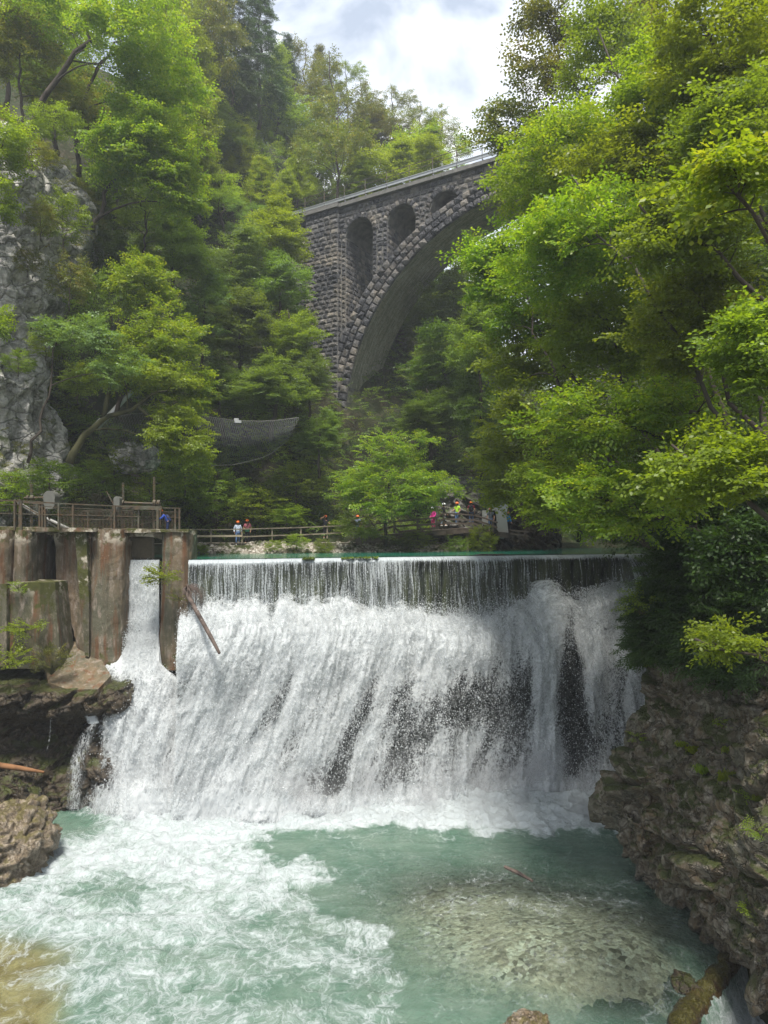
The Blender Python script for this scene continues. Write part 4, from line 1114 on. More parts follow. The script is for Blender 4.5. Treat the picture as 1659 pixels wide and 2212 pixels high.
# ------------------------------------------------------------------ pool
LA, LB = np.array([11.25, 23.2]), np.array([8.25, 19.45])
LD = (LB - LA) / np.linalg.norm(LB - LA)
def past_log(X, Y): return (X - LA[0]) * -LD[1] + (Y - LA[1]) * LD[0]     # positive: right of the log
def pool():
    sx = np.arange(-23, 14, .085); sy = np.arange(13.5, 39.5, .085)
    X, Y = np.meshgrid(sx, sy); X, Y = X.ravel(), Y.ravel(); Z = X * 0
    p = np.stack([X, Y, Z], 1); px, py = proj(p)
    xb = np.interp(py, [1730, 1775, 1800, 1850, 1900, 1950, 2000, 2060, 2120, 2212, 2400], [1400, 900, 640, 640, 690, 725, 790, 825, 850, 905, 1000])
    wig = fbm(p * .38, 5, 90, .6) * 190
    inten = np.interp(py, [1700, 1800, 1880, 1960, 2060, 2140, 2212, 2400], [1.0, .84, .68, .56, .48, .44, .39, .32])
    fo = inten * sstep(40, -60, px - xb + wig)
    fo = np.maximum(fo, 1.05 * sstep(1810, 1745, py + wig * .45 - 22 * blob(px, py, 950, 1760, 200, 80)))
    fo += .12 * blob(px, py, 950, 1800, 60, 30)
    fo -= .34 * blob(px, py, 235, 1925, 100, 34) + .30 * blob(px, py, 620, 1995, 90, 24) + .24 * blob(px, py, 640, 2140, 200, 30) + .14 * blob(px, py, 480, 2070, 200, 30)
    fo -= .9 * blob(px, py, 130, 1775, 110, 42)
    fo = np.where(px > xb + 40, np.maximum(fo, .135 + .15 * blob(px, py, 1130, 1800, 110, 12) + .12 * blob(px, py, 1180, 1950, 260, 16)), fo)
    br = sstep(60, -90, px - np.interp(py, [1980, 2040, 2120, 2212], [0, 110, 110, 140]) + wig * .6) * sstep(1990, 2060, py)
    fo = fo * (1 - .45 * br); fo = np.clip(fo, 0, 1.2)
    mk = np.full(len(px), .97)
    shallow = blob(px, py, 1190, 2010, 330, 120) + .8 * blob(px, py, 1420, 2110, 260, 90) + .5 * blob(px, py, 1000, 1930, 200, 60)
    mk = mk - .88 * np.clip(shallow * 1.25, 0, 1); mk = mk * sstep(1500, 1400, px) + (1 - sstep(1500, 1400, px)) * .45
    mk = np.maximum(mk, .9 * sstep(.25, .6, fo))
    wav = ridged(p * np.array([.9, 1.4, 1]), 4, 95, .55); wv2 = fbm(p * np.array([2.2, 3.0, 1]), 3, 97)
    amp = .035 + .27 * np.clip(fo, 0, 1) * sstep(13, 30, Y) + .05 * np.clip(fo, 0, 1)
    p[:, 2] += wav * amp + wv2 * amp * .35 + .35 * sstep(33, 36.5, Y) * (.5 + .5 * wav) * sstep(-15.5, -13.5, X)
    pl = past_log(X, Y); p[:, 2] -= sstep(-1.2, 0, pl) * .12
    keep = (pl < .15).reshape(len(sy), len(sx)); keep = keep[:-1, :-1] & keep[1:, 1:]
    o = np_mesh('river_water', p, grid_faces(len(sy), len(sx), keep), M_POOL, None, True, {'foam': fo, 'milk': mk, 'brown': br}); tag(o, kind='structure')
    sx = np.arange(-23, 16, .25); sy = np.arange(12, 40, .25); X, Y = np.meshgrid(sx, sy); X, Y = X.ravel(), Y.ravel()
    q = np.stack([X, Y, X * 0], 1); px, py = proj(q); sh = np.clip(blob(px, py, 1250, 2030, 420, 160), 0, 1)
    z = -1.8 + 1.45 * sh + fbm(q * .8, 4, 99) * .18; z = np.where(past_log(X, Y) > .3, -3.2, z); q[:, 2] = z
    o = np_mesh('riverbed', q, grid_faces(len(sy), len(sx)), M_BED, None, True); tag(o, kind='structure')
pool()
def lower_pool():
    sx = np.arange(0, 20, .1); sy = np.arange(11, 26, .1); X, Y = np.meshgrid(sx, sy); pl = past_log(X, Y)
    keep = pl > .1; keep = keep[:-1, :-1] & keep[1:, 1:]
    X, Y, pl = X.ravel(), Y.ravel(), pl.ravel()
    z = -1.75 + 1.6 * sstep(1.1, .15, pl); p = np.stack([X, Y, z], 1)
    p[:, 2] += ridged(p * np.array([1.4, 1.4, 1]), 4, 101) * .14 * sstep(.3, 1.2, pl) + fbm(p * 4, 3, 102) * .06
    fo = .95 - .55 * sstep(1.0, .3, pl) + fbm(p * .8, 3, 103) * .2
    o = np_mesh('river_water', p, grid_faces(len(sy), len(sx), keep), M_POOL, None, True, {'foam': np.clip(fo, 0, 1.2), 'milk': np.full(len(X), .98), 'brown': X * 0}); tag(o, kind='structure')
lower_pool()
# ------------------------------------------------------------------ rocks
def rock_disp(p, seed, s1=.5, a1=.7, s2=1.6, a2=.3, fine=.1):
    w = p + np.stack([fbm(p * .6, 3, seed + 1), fbm(p * .6, 3, seed + 2), fbm(p * .6, 3, seed + 3)], 1) * .8
    d1, v1, g1 = cells(w * s1, seed + 4); d2, v2, g2 = cells(w * s2, seed + 5)
    d = (v1 - .5) * a1 * sstep(0, .22, g1) - .25 * a1 * sstep(.1, 0, g1) + (v2 - .5) * a2 * sstep(0, .2, g2) - .2 * a2 * sstep(.08, 0, g2)
    return d + ridged(p * 1.5, 4, seed + 6, .55) * fine * 1.6 + ridged(p * 5, 3, seed + 8, .6) * fine * .45
def boulder_wall():
    ys_ = np.concatenate([np.arange(12, 19, .12), np.arange(19, 37.5, .05)]); zs = np.arange(-4.0, 11.2, .055)
    Yg, Zg = np.meshgrid(ys_, zs); Y, Z = Yg.ravel(), Zg.ravel()
    xf = np.interp(Y, [12, 18, 20.5, 23, 25, 26.6, 28, 30, 31.2, 33, 37.5], [12.1, 11.9, 11.8, 11.7, 11.7, 11.3, 11.4, 11.9, 12.8, 14.8, 18.9])
    prof = np.interp(Z, [-4, -.5, .2, 1.2, 2.6, 4, 5.5, 7, 8, 8.9, 10, 11.2], [.3, .2, -.1, -.75, -1.15, -.95, -.45, .1, .35, .5, 1.6, 3.4])
    nose = np.exp(-((Y - 28.6) / 3.1) ** 2) * np.interp(Z, [-4, -.2, .25, .8, 2.6, 4.5, 6.5, 9, 11], [0, .0, .35, 1.0, 1.15, .9, .55, .35, 0])
    near = np.exp(-((Y - 21.5) / 3.0) ** 2) * np.interp(Z, [-4, 0, 2, 4, 7, 10], [0, .1, .6, .3, -.3, 0]) * .8
    X = xf + prof - nose - near + 1.5 * sstep(.5, -.9, Z) * sstep(26.5, 24.5, Y)
    p = np.stack([X, Y, Z], 1)
    d = rock_disp(p @ np.array([[1, 0, 0], [0, 1, .35], [0, -.2, 1.25]]), 120, .34, 1.5, .9, .6, .07) - np.abs(np.sin(Z * 1.9 + Y * .5 + fbm(p * .4, 3, 7) * 2.5)) ** 6 * .22 + ridged(p * np.array([1, 2.2, .45]), 3, 133) * .16
    n = smooth_normals(p, len(zs), len(ys_)); n *= np.sign(-n[:, 0])[:, None]
    p = p + n * d[:, None]
    o = np_mesh('rock_wall', p, grid_faces(len(zs), len(ys_)), M_BOULDER, None, True)
    tag(o, 'massive overhanging brown and grey rock wall at the right edge of the river', 'rock')
boulder_wall()
def left_wall():
    xs_ = np.arange(-30, -13.1, .07); zs = np.arange(-1.5, 6.6, .07)
    Xg, Zg = np.meshgrid(xs_, zs); X, Z = Xg.ravel(), Zg.ravel()
    Y = np.interp(Z, [-1.5, .5, 2, 3.2, 4.0, 4.9, 5.5, 6.0, 6.3, 6.6], [34.4, 34.7, 35.2, 35.8, 35.6, 34.7, 34.6, 35.0, 36.2, 38.5]) + np.interp(X, [-25, -19, -16, -14.3, -13.1], [-2, -.6, 0, .3, 1.3])
    p = np.stack([X, Y, Z], 1); d = rock_disp(p, 150, .5, 1.2, 1.4, .45, .12)
    cave = blob(X, Z, -18.2, 3.4, 1.6, 1.0) * 1.6 + blob(X, Z, -15.6, 4.2, .8, .7) * .7
    p[:, 1] += -d + cave
    o = np_mesh('dark_rock_wall', p, grid_faces(len(zs), len(xs_)), M_DARKROCK, None, True)
    tag(o, 'dark wet cavernous rock wall below the sluice at the left', 'rock')
left_wall()
def lump(name, c, r, seed, mat, label, flat=.0, res=90, amp=.35, cat='rock', s1=1.2, **kw):
    th, ph = np.meshgrid(np.linspace(.02, math.pi - .02, res), np.linspace(0, 2 * math.pi, 2 * res)); th, ph = th.ravel(), ph.ravel()
    e = lambda a, k: np.sign(a) * np.abs(a) ** k
    d = np.stack([e(np.sin(th), .75) * e(np.cos(ph), .8), e(np.sin(th), .75) * e(np.sin(ph), .8), e(np.cos(th), .8)], 1)
    p = d * np.array(r); mean = sum(r) / 3
    q = p / mean * 1.6 + seed
    k = rock_disp(q, 170 + seed, s1, .55, s1 * 2.6, .25, .08) * amp / .35 * mean * .55
    # seam at phi=0 stays shut because the displacement depends on position only
    p = p + d / (np.linalg.norm(d, axis=1)[:, None]) * k[:, None] + np.array(c)
    o = np_mesh(name, p, grid_faces(2 * res, res), mat, None, True); tag(o, label, cat, **kw); return o
a = P(30, 1850, 28.5)
lump('boulder', (-16.4, 28.9, .7), (2.3, 2.0, 1.95), 1, M_TANROCK, 'pale brown cracked boulder at the left edge of the river')
lump('boulder', (-17.6, 30.6, 1.6), (1.9, 1.5, 1.4), 2, M_DARKROCK, 'mossy dark boulder behind the pale one at the left edge')
q = P(1143, 2236, 17.6)
lump('boulder', (q.x, q.y, q.z - .25), (.62, .5, .72), 3, M_TANROCK, 'small brown rock poking up at the bottom edge of the photo', res=60, s1=1.5)
q = P(1345, 2112, 20.9)
lump('boulder', (q.x, q.y, -.82), (1.25, .55, .55), 4, M_DARKROCK, 'long flat rock under clear water near the log', res=50)
lump('boulder', (P(1475, 2085, 21.7).x, 21.7, -.35), (.45, .5, .5), 6, M_DARKROCK, 'dark rock against the upstream side of the sunken log', res=40)
# log across the outflow
def logs():
    m = MB(); pts = []; rad = []
    for k in range(14):
        f = k / 13; q = LA + (LB - LA) * (f * 1.75 - .12); side = np.array([-LD[1], LD[0]]) * (-.35 * math.sin(f * 3.0) + .25)
        pts.append((q[0] + side[0], q[1] + side[1], -.27 - .10 * math.sin(f * 7) + .12 * f)); rad.append(.30 + .10 * f)
    m.tube(pts, rad, 16)
    o = m.build('river_log', mat_rock('wet brown algae log', (0.03, 0.02, 0.01), (0.075, 0.042, 0.014), (0.11, 0.075, 0.035), .35, 2.0, (0.05, 0.045, 0.01), .2, .2, .3), None, True, rough=(.13, 2.4, 33, .12))
    tag(o, 'thick sunken brown log across the outflow at the bottom right', 'log')
    m = MB(); m.tube([P(-10, 1652, 34.6), P(40, 1659, 34.4), P(95, 1668, 34.3)], [.15, .13, .06], 10)
    tag(m.build('fallen_log', M_LOG, None, True), 'red brown peeled log resting against the dark rock wall', 'log')
    m = MB(); m.tube([P(400, 1272, 36.8), P(409, 1292, 36.4), P(430, 1330, 35.2), P(455, 1375, 34.0), P(474, 1411, 33.2)], [.17, .12, .11, .10, .07], 10)
    rr = random.Random(4)
    for k in range(46):
        a = P(403 + rr.uniform(-4, 6), 1275 + rr.uniform(-4, 6), 36.6); L = rr.uniform(.5, 1.5); dx = rr.uniform(-.2, 1.0)
        m.tube([a, a + Vector((dx * .5, -.2, rr.uniform(.1, .35))), a + Vector((dx, -.3, -.1)), a + Vector((dx * 1.05, -.3, -L))], [.02, .015, .012, .005], 4)
    tag(m.build('snagged_tree_trunk', M_LOGD, None, True), 'bare trunk with hanging roots snagged against the pier, leaning into the falls', 'log')
    m = MB()
    for (x0, y0, x1, y1) in ((0, 1735, 90, 1752), (10, 1775, 120, 1745), (30, 1770, 150, 1738), (60, 1790, 105, 1770), (5, 1755, 60, 1722)):
        a, b = P(x0, y0, 32.2), P(x1, y1, 33); m.tube([a, a.lerp(b, .5) + Vector((0, 0, rr.uniform(-.15, .2))), b], [.035, .028, .01], 5)
    tag(m.build('driftwood_pile', M_LOGD), 'tangle of bare driftwood sticks behind the left boulders', 'driftwood')
    m = MB(); m.tube([P(1090, 1868, 27.5) - Vector((0, 0, .08)), P(1120, 1885, 27) - Vector((0, 0, .02)), P(1150, 1903, 26.3)], [.06, .08, .05], 7)
    tag(m.build('sunken_branch', M_LOGD), 'short dark branch just breaking the green water', 'branch')
logs()
# ------------------------------------------------------------------ trees
def spray_template(rg, nt=5, per=5, needle=False):
    """one flat leafy spray about 1 long: x forward, y side, z up; returns quads (n,4,3) and per-leaf random"""
    Q = []
    def leaf(p, ang, L, w):
        d = np.array([math.cos(ang), math.sin(ang), rg.normal(-.22, .28)]); d /= np.linalg.norm(d)
        s = np.cross([rg.normal(0, .6), rg.normal(0, .6), 1.0], d); s /= np.linalg.norm(s)
        up = np.cross(d, s)
        b = p; m = p + d * L * .5; t = p + d * L - up * L * .12
        Q.append([b, m + s * w * .5, t, m - s * w * .5])
    twigs = [((0, 0, 0), 0.0, 1.0)]
    for k in range(nt):
        f = (k + .6) / (nt + .4); sgn = 1 if k % 2 else -1
        twigs.append(((f * .85, 0, -.10 * f * f), sgn * rg.uniform(.6, 1.0), .62 * (1 - .45 * f) * rg.uniform(.8, 1.2)))
    for (o, a, L) in twigs:
        n = max(3, int(per * L * 1.7))
        for i in range(n):
            f = (i + .7) / n; p = np.array(o) + np.array([math.cos(a), math.sin(a), 0]) * L * f + np.array([0, 0, -.14 * f * f * L + rg.normal(0, .02)])
            sg = 1 if i % 2 else -1
            if needle: leaf(p, a + sg * rg.uniform(.5, .9), .26 * (1.15 - f * .5), .05)
            else: leaf(p, a + sg * rg.uniform(.5, 1.1), rg.uniform(.12, .19), .10)
    return np.array(Q)
_rg = np.random.default_rng(77)
TEMPL = [spray_template(_rg, 5, 6) for _ in range(7)]
TEMPL_N = [spray_template(_rg, 7, 9, True) for _ in range(4)]
def leaves_from(rg, pos, dirs, size, templ, roll=.32, pitch=.5):
    """stamp templates; pos (n,3), dirs (n,3)"""
    V = []; R = []
    for i in range(len(pos)):
        T = templ[rg.integers(len(templ))]
        d = dirs[i] + rg.normal(0, pitch * .5, 3); d[2] = np.clip(d[2], -.9, .8); d /= np.linalg.norm(d) + 1e-9
        s = np.cross([rg.normal(0, roll), rg.normal(0, roll), 1.0], d); s /= np.linalg.norm(s) + 1e-9
        u = np.cross(d, s)
        B = np.stack([d, s, u]); q = T.reshape(-1, 3) @ B * size * rg.uniform(.75, 1.25) + pos[i]
        V.append(q); k = len(T); r = np.clip(rg.random() * .55 + rg.random(k) * .55 - .05, 0, 1); R.append(np.repeat(r, 4))
    return np.concatenate(V), np.concatenate(R)
def grow(rg, trunk, r0, r1, targets, size, templ=TEMPL, per=2, min_up=.15, droop=.0):
    """trunk polyline, points to reach; returns MB of the wood and leaf arrays"""
    tr = np.array([tuple(p) for p in trunk]); L = np.r_[0, np.cumsum(np.linalg.norm(np.diff(tr, axis=0), axis=1))]
    m = 14; s = np.linspace(0, L[-1], m); tp = np.stack([np.interp(s, L, tr[:, i]) for i in range(3)], 1)
    for _ in range(3): tp[1:-1] = (tp[:-2] + tp[1:-1] * 2 + tp[2:]) / 4
    tp[1:-1] += rg.normal(0, .012 * L[-1], (m - 2, 3)) * np.array([1, 1, .3])
    rad = r0 + (r1 - r0) * (s / L[-1]) ** .8
    wood = MB(); wood.tube(tp, list(rad), 8)
    s2 = np.linspace(.12 * L[-1], L[-1], 50)
    nodes = [np.stack([np.interp(s2, s, tp[:, i]) for i in range(3)], 1)]; nr = [np.interp(s2, s, rad)]; nd = [s2 * .8]
    tg = np.asarray(targets); o = np.argsort(np.linalg.norm(tg - tp[m // 2], axis=1) + rg.normal(0, size, len(tg)))
    N = nodes[0]; NR = nr[0]; ND = nd[0]
    pos = []; dirs = []
    for i in o:
        t = tg[i]; d = t - N; dist = np.linalg.norm(d, axis=1); hor = np.hypot(d[:, 0], d[:, 1])
        cost = dist + ND * .32 + np.maximum(0, min_up * hor - d[:, 2]) * .9
        j = int(np.argmin(cost)); a = N[j]; dd = t - a; l = np.linalg.norm(dd)
        if l < .05: continue
        side = np.cross(dd, [0, 0, 1]); side /= np.linalg.norm(side) + 1e-6
        k = np.linspace(0, 1, 5)[:, None]
        arc = a + dd * k + np.array([0, 0, 1]) * (4 * k * (1 - k)) * l * .09 + side * (4 * k * (1 - k)) * l * rg.normal(0, .06)
        ra = min(NR[j] * .75, .010 + .016 * l + .0); ra = max(ra, .007)
        wood.tube(arc, list(np.linspace(ra, max(.005, ra * .35), 5)), 4 if ra < .05 else 6, cap=False)
        N = np.concatenate([N, arc[1:]]); NR = np.concatenate([NR, np.linspace(ra, max(.006, ra * .35), 5)[1:]]); ND = np.concatenate([ND, ND[j] + l * np.linspace(.25, 1, 4)])
        dn = dd / l; dn[2] = dn[2] * .35 - droop; dn /= np.linalg.norm(dn)
        for q in range(per):
            f = 1 - .30 * q * rg.uniform(.5, 1.3); b = a + dd * max(f, .2); ang = rg.normal(0, .75) if q else rg.normal(0, .25)
            c, s_ = math.cos(ang), math.sin(ang); v = np.array([dn[0] * c - dn[1] * s_, dn[0] * s_ + dn[1] * c, dn[2] + rg.normal(0, .1)])
            pos.append(b - v * size * .25 + rg.normal(0, .08 * size, 3)); dirs.append(v)
    V, R = leaves_from(rg, np.array(pos), np.array(dirs), size, templ)
    return wood, V, R
def leaf_mesh(name, V, R, mat, parent):
    return np_mesh(name, V, np.arange(len(V)).reshape(-1, 4), mat, parent, False, {'rnd': R})
def ellips(rg, n, c, r, shell=.45, layers=0):
    d = rg.normal(0, 1, (n, 3)); d /= np.linalg.norm(d, axis=1)[:, None]
    k = (shell + (1 - shell) * rg.random(n) ** .6)[:, None]
    p = d * k
    if layers: p[:, 2] = (np.round(p[:, 2] * layers + rg.normal(0, .18, n)) ) / layers
    return p * np.array(r) + np.array(c)
def boughs(rg, n, c, r, k=None):
    """leaf layers: flat tilted discs scattered through an ellipsoid, leaving gaps between them"""
    k = max(k or 5, n // 9); nf = int(n * .3); c = np.array(c, float); r = np.array(r, float); out = []
    rm = (r[0] + r[1]) / 2
    for i in range(k):
        d = rg.normal(0, 1, 3); d /= np.linalg.norm(d); f = rg.uniform(.35, 1.0) ** .7
        o = d * f * r * rg.uniform(.75, 1.12)
        rr = rm * rg.uniform(.16, .38); m = max(2, int((n - nf) / k * (rr / rm / .27) ** 2 * rg.uniform(.7, 1.2)))
        a = rg.random(m) * 6.283; q = np.sqrt(rg.random(m)) * rr
        st = rg.uniform(1.0, 1.7); ca, sa = d[0] / (math.hypot(d[0], d[1]) + 1e-6), d[1] / (math.hypot(d[0], d[1]) + 1e-6)
        u, v = q * np.cos(a) * st, q * np.sin(a) * .8
        x, y = u * ca - v * sa, u * sa + v * ca
        z = -.22 * u * abs(math.hypot(d[0], d[1])) + rg.normal(0, .16 * rr, m)
        out.append(np.stack([x, y, z], 1) + o)
    out.append(ellips(rg, nf, (0, 0, 0), tuple(r), .3))
    return np.concatenate(out) + c
PROTO = {}
def proto(key):
    if key in PROTO: return PROTO[key]
    kind, seed = key.split(':'); seed = int(seed); rg = np.random.default_rng(seed * 31 + len(kind))
    if kind == 'round':          # height 10, crown 2.2 - 10, radius 3.6
        tr = [(0, 0, -1.5), (.1 * rg.normal(), .1, 2.5), (.3 * rg.normal(), .3 * rg.normal(), 5.5), (.4 * rg.normal(), .4 * rg.normal(), 9.2)]
        tg = np.concatenate([boughs(rg, 250, (0, 0, 5.4), (3.0, 3.0, 3.2), 24), boughs(rg, 70, (rg.normal() * .8, rg.normal() * .8, 8.0), (1.3, 1.3, 1.8), 7)])
        w, V, R = grow(rg, tr, .24, .04, tg, 1.15)
    elif kind == 'wispy':        # open, light crown with ragged top
        tr = [(0, 0, -1.5), (.2 * rg.normal(), 0, 3), (.4 * rg.normal(), .3, 6.5), (.5 * rg.normal(), .3, 9.8)]
        tg = np.concatenate([ellips(rg, 16, (rg.normal() * 1.5, rg.normal() * 1.5, rg.uniform(3.5, 9.4)), (1.2, 1.2, .7), .3) for _ in range(11)])
        w, V, R = grow(rg, tr, .20, .03, tg, .85, min_up=.45)
    elif kind == 'cone':         # narrow beech / young tree
        tr = [(0, 0, -1), (0, 0, 4), (.2 * rg.normal(), 0, 10)]
        z = rg.random(260) ** 1.25 * 8.3 + 1.5; a = rg.random(260) * 6.283; r = (1 - (z - 1.5) / 9.0) * 3.0 * rg.uniform(.35, 1, 260)
        w, V, R = grow(rg, tr, .18, .02, np.stack([r * np.cos(a), r * np.sin(a), z], 1), 1.0)
    elif kind == 'spruce':
        tr = [(0, 0, -1), (0, 0, 5), (0, 0, 10)]; tg = []
        for z in np.arange(1.2, 9.8, .34):
            R_ = (10 - z) * .28 + .15
            for k in range(int(4 + R_ * 5)):
                a = rg.random() * 6.283; rr = R_ * rg.uniform(.45, 1.0); tg.append((rr * math.cos(a), rr * math.sin(a), z - rr * .22 + rg.normal(0, .06)))
        w, V, R = grow(rg, tr, .17, .02, np.array(tg), .85, TEMPL_N, 2, -.2, .22)
    elif kind == 'shrub':
        tr = [(0, 0, -.3), (.1, 0, 1), (.2, 0, 2.6)]
        w, V, R = grow(rg, tr, .06, .02, ellips(rg, 90, (0, 0, 1.6), (1.7, 1.7, 1.4), .45), .75)
    wm = w.build('trunk', M_BARK, None, True); cm = leaf_mesh('crown', V, R, L_MID, None)
    PROTO[key] = (wm.data, cm.data)
    for o in (wm, cm): bpy.data.objects.remove(o)
    return PROTO[key]
def put_tree(name, key, loc, scale, rz, mat, label, cat='tree', group=None, bark=None, tilt=(0, 0)):
    w, c = proto(key)
    root = empty(name, loc, rz, label=label, cat=cat, group=group); root.scale = scale
    root.rotation_euler = (tilt[0], tilt[1], rz)
    a = bpy.data.objects.new('trunk', w); b = bpy.data.objects.new('crown', c)
    for o, mt in ((a, bark or M_BARK), (b, mat)):
        COL.objects.link(o); o.parent = root; o.material_slots[0].link = 'OBJECT'; o.material_slots[0].material = mt
    return root
def ray_hit(x, y, d0=46, d1=160):
    for D in np.arange(d0, d1, .5):
        q = P(x, y, D)
        if float(ground_z(q.x, q.y)) > q.z: return D
    return None
tr_rng = random.Random(12)
KH = {'round': (2.2, 10.4, 3.7), 'wispy': (3.0, 10.2, 2.9), 'cone': (1.5, 10.3, 2.9), 'spruce': (.8, 10.2, 2.9), 'shrub': (.2, 3.1, 1.9)}
def T(cx, cy, w, h, kind, mat, label, D=None, name='tree', group=None, cat='tree', seed=None, tilt=(0, 0), bark=None):
    """a tree whose crown is seen centred on (cx, cy), w wide and h tall in frame units; it stands on the slope the view meets there"""
    if D is None:
        D = ray_hit(cx, cy) or 100
        D -= .62 * w / F * D
    k = kind.split(':')[0]; lo, hi, rr = KH[k]
    c = P(cx, cy, D); H = h / F * D; Wd = w / F * D
    sz = H / (hi - lo); sx = Wd / (2 * rr)
    base = Vector((c.x, c.y, c.z - sz * (hi + lo) / 2))
    key = kind if ':' in kind else '%s:%d' % (kind, tr_rng.randrange(3) + 1)
    return put_tree(name, key, base, (sx, sx, sz), tr_rng.uniform(0, 6.28), mat, label, cat, group, bark, tilt)
YG, DG, MG, OL, BL, PA, NE, DK = L_BRIGHT, L_FRESH, L_MID, L_OLIVE, L_BLUE, L_PALE, L_NEEDLE, L_DARK
GL, GS, GB, GA = 'trees on the left hillside', 'trees along the skyline', 'trees below the bridge', 'trees behind the bridge'
# the hillside left of and behind the bridge, from the skyline down
T(560, 60, 150, 330, 'spruce', NE, 'tall dark spruce cutting the skyline at the left edge of the sky', 84, 'spruce', GS)
T(500, 70, 150, 330, 'spruce', NE, 'dark spruce just left of the tallest skyline spruce', 80, 'spruce', GS)
T(445, 40, 170, 320, 'round', OL, 'olive green beech at the top edge, left of the skyline spruces', 72, 'beech', GS)
T(350, 30, 190, 260, 'round', MG, 'dark green tree at the top edge above the bright beeches', 68, 'beech', GS)
T(600, 200, 130, 230, 'cone', MG, 'conical green tree on the skyline right of the tall spruce', 92, 'beech', GS)
T(655, 165, 110, 170, 'wispy', OL, 'thin topped tree on the skyline with sky showing through', 98, 'beech', GS)
T(635, 250, 170, 180, 'round', MG, 'round green crown below the thin topped skyline tree', 94, 'beech', GS)
T(712, 215, 140, 230, 'wispy', OL, 'tall ragged tree highest in the middle of the skyline', 90, 'beech', GS)
T(800, 235, 90, 190, 'wispy', OL, 'slender leaning tree with a forked top standing against the cloud', 92, 'beech', GS, tilt=(0, .12))
T(770, 300, 150, 150, 'round', OL, 'olive crown filling the skyline below the forked tree', 94, 'beech', GS)
T(850, 290, 130, 140, 'round', OL, 'brownish green crown on the skyline above the bridge arches', 92, 'beech', GS)
T(890, 330, 150, 150, 'round', YG, 'yellow green tree on the skyline just above the bridge railing', 84, 'beech', GS)
T(950, 300, 110, 120, 'wispy', OL, 'small ragged tree at the right end of the skyline', 84, 'beech', GS)
T(985, 330, 70, 90, 'wispy', DG, 'last small tree before the bridge meets the right hand trees', 78, 'beech', GS)
T(820, 370, 190, 130, 'round', DG, 'pale green bush like tree behind the bridge railing', 80, 'beech', GA)
T(724, 330, 170, 270, 'wispy', OL, 'straight trunked olive tree rising behind the bridge parapet', 76, 'beech', GA)
T(640, 400, 110, 120, 'round', DG, 'bright green tree at the left end of the bridge parapet', 76, 'beech', GA)
T(690, 340, 140, 150, 'round', MG, 'dark green tree left of the straight trunk behind the bridge', 84, 'beech', GA)
for cx, cy, w, h, kd, mt, lb in [
    (565, 395, 110, 130, 'cone', YG, 'rounded yellow green tree like a dome above the left end of the bridge'),
    (500, 180, 170, 170, 'round', DG, 'green crown halfway up the hill below the spruces'),
    (545, 255, 150, 150, 'round', MG, 'mid green crown under the conical skyline tree'),
    (440, 170, 150, 190, 'round', OL, 'olive crown beside the bright beeches, below the top edge trees'),
    (465, 290, 160, 150, 'round', BL, 'dull green crown in the hollow left of the dome shaped tree'),
    (610, 330, 120, 120, 'round', BL, 'grey green crown in shade above the dome shaped tree'),
    (520, 330, 120, 130, 'cone', DG, 'small fresh green tree in the hollow above the bridge end'),
    (430, 380, 150, 150, 'round', MG, 'dark green crown right of the drooping yellow beech'),
    (480, 430, 140, 140, 'wispy', DG, 'thin light green tree with pale stems on the rocky slope'),
    (540, 480, 110, 110, 'wispy', PA, 'thin pale tree hiding the left bridge end')]:
    T(cx, cy, w, h, kd, mt, lb, None, 'beech', GL)
for cx, cy, w, h, kd, mt, D, lb in [
    (590, 500, 170, 170, 'round', DG, 60, 'bright fresh green tree in front of the bridge abutment'),
    (500, 570, 180, 170, 'round', PA, 56, 'pale grey green tree below and left of the abutment'),
    (610, 610, 170, 160, 'round', BL, 57, 'cool green layered tree touching the abutment wall'),
    (440, 660, 150, 200, 'round', BL, 53, 'dull green tree between the yellow maple and the abutment trees'),
    (520, 700, 190, 170, 'round', BL, 54, 'wide dull green tree left of the arch foot, above the net'),
    (630, 720, 160, 150, 'round', MG, 55, 'mid green layered tree hiding the foot of the abutment'),
    (668, 800, 120, 140, 'round', BL, 54, 'blue green tree just left of the arch foot'),
    (590, 830, 210, 130, 'round', BL, 50.5, 'flat topped green tree above the right part of the net'),
    (480, 830, 160, 130, 'round', DK, 52, 'shaded dark tree behind the net'),
    (690, 930, 130, 110, 'round', BL, 52, 'low dark tree right of the net end')]:
    T(cx, cy, w, h, kd, mt, lb, D, 'beech', 'trees in front of the bridge abutment')
for cx, cy, w, h, kd, mt, D, lb in [
    (915, 680, 110, 110, 'round', BL, 70, 'grey green tree seen through the arch beside the soffit'),
    (935, 770, 150, 150, 'round', BL, 64, 'blue green tree crossing the lower part of the arch'),
    (980, 640, 170, 170, 'round', BL, 66, 'dull green tree under the crown of the arch'),
    (905, 910, 120, 80, 'round', DK, 56, 'dark tree at the foot of the arch above the path'),
    (960, 780, 190, 160, 'round', DK, 60, 'dark tree in the middle of the shaded gap under the arch'),
    (930, 880, 160, 120, 'round', DK, 58, 'lowest dark tree in the gap above the bright tree'),
    (1040, 720, 160, 200, 'round', MG, 54, 'mid green tree between the arch and the right hand trees'),
    (1040, 880, 150, 190, 'round', DK, 55, 'dark green tree above the walkway and the grey portal'),
    (985, 560, 150, 170, 'round', MG, 76, 'green tree filling the right part of the arch opening'),
    (1060, 600, 170, 200, 'round', MG, 72, 'green tree beyond the arch beside the right hand trees'),
    (1080, 990, 120, 130, 'round', MG, 54, 'small green tree over the rock by the grey portal')]:
    T(cx, cy, w, h, kd, mt, lb, D, 'beech', GB)
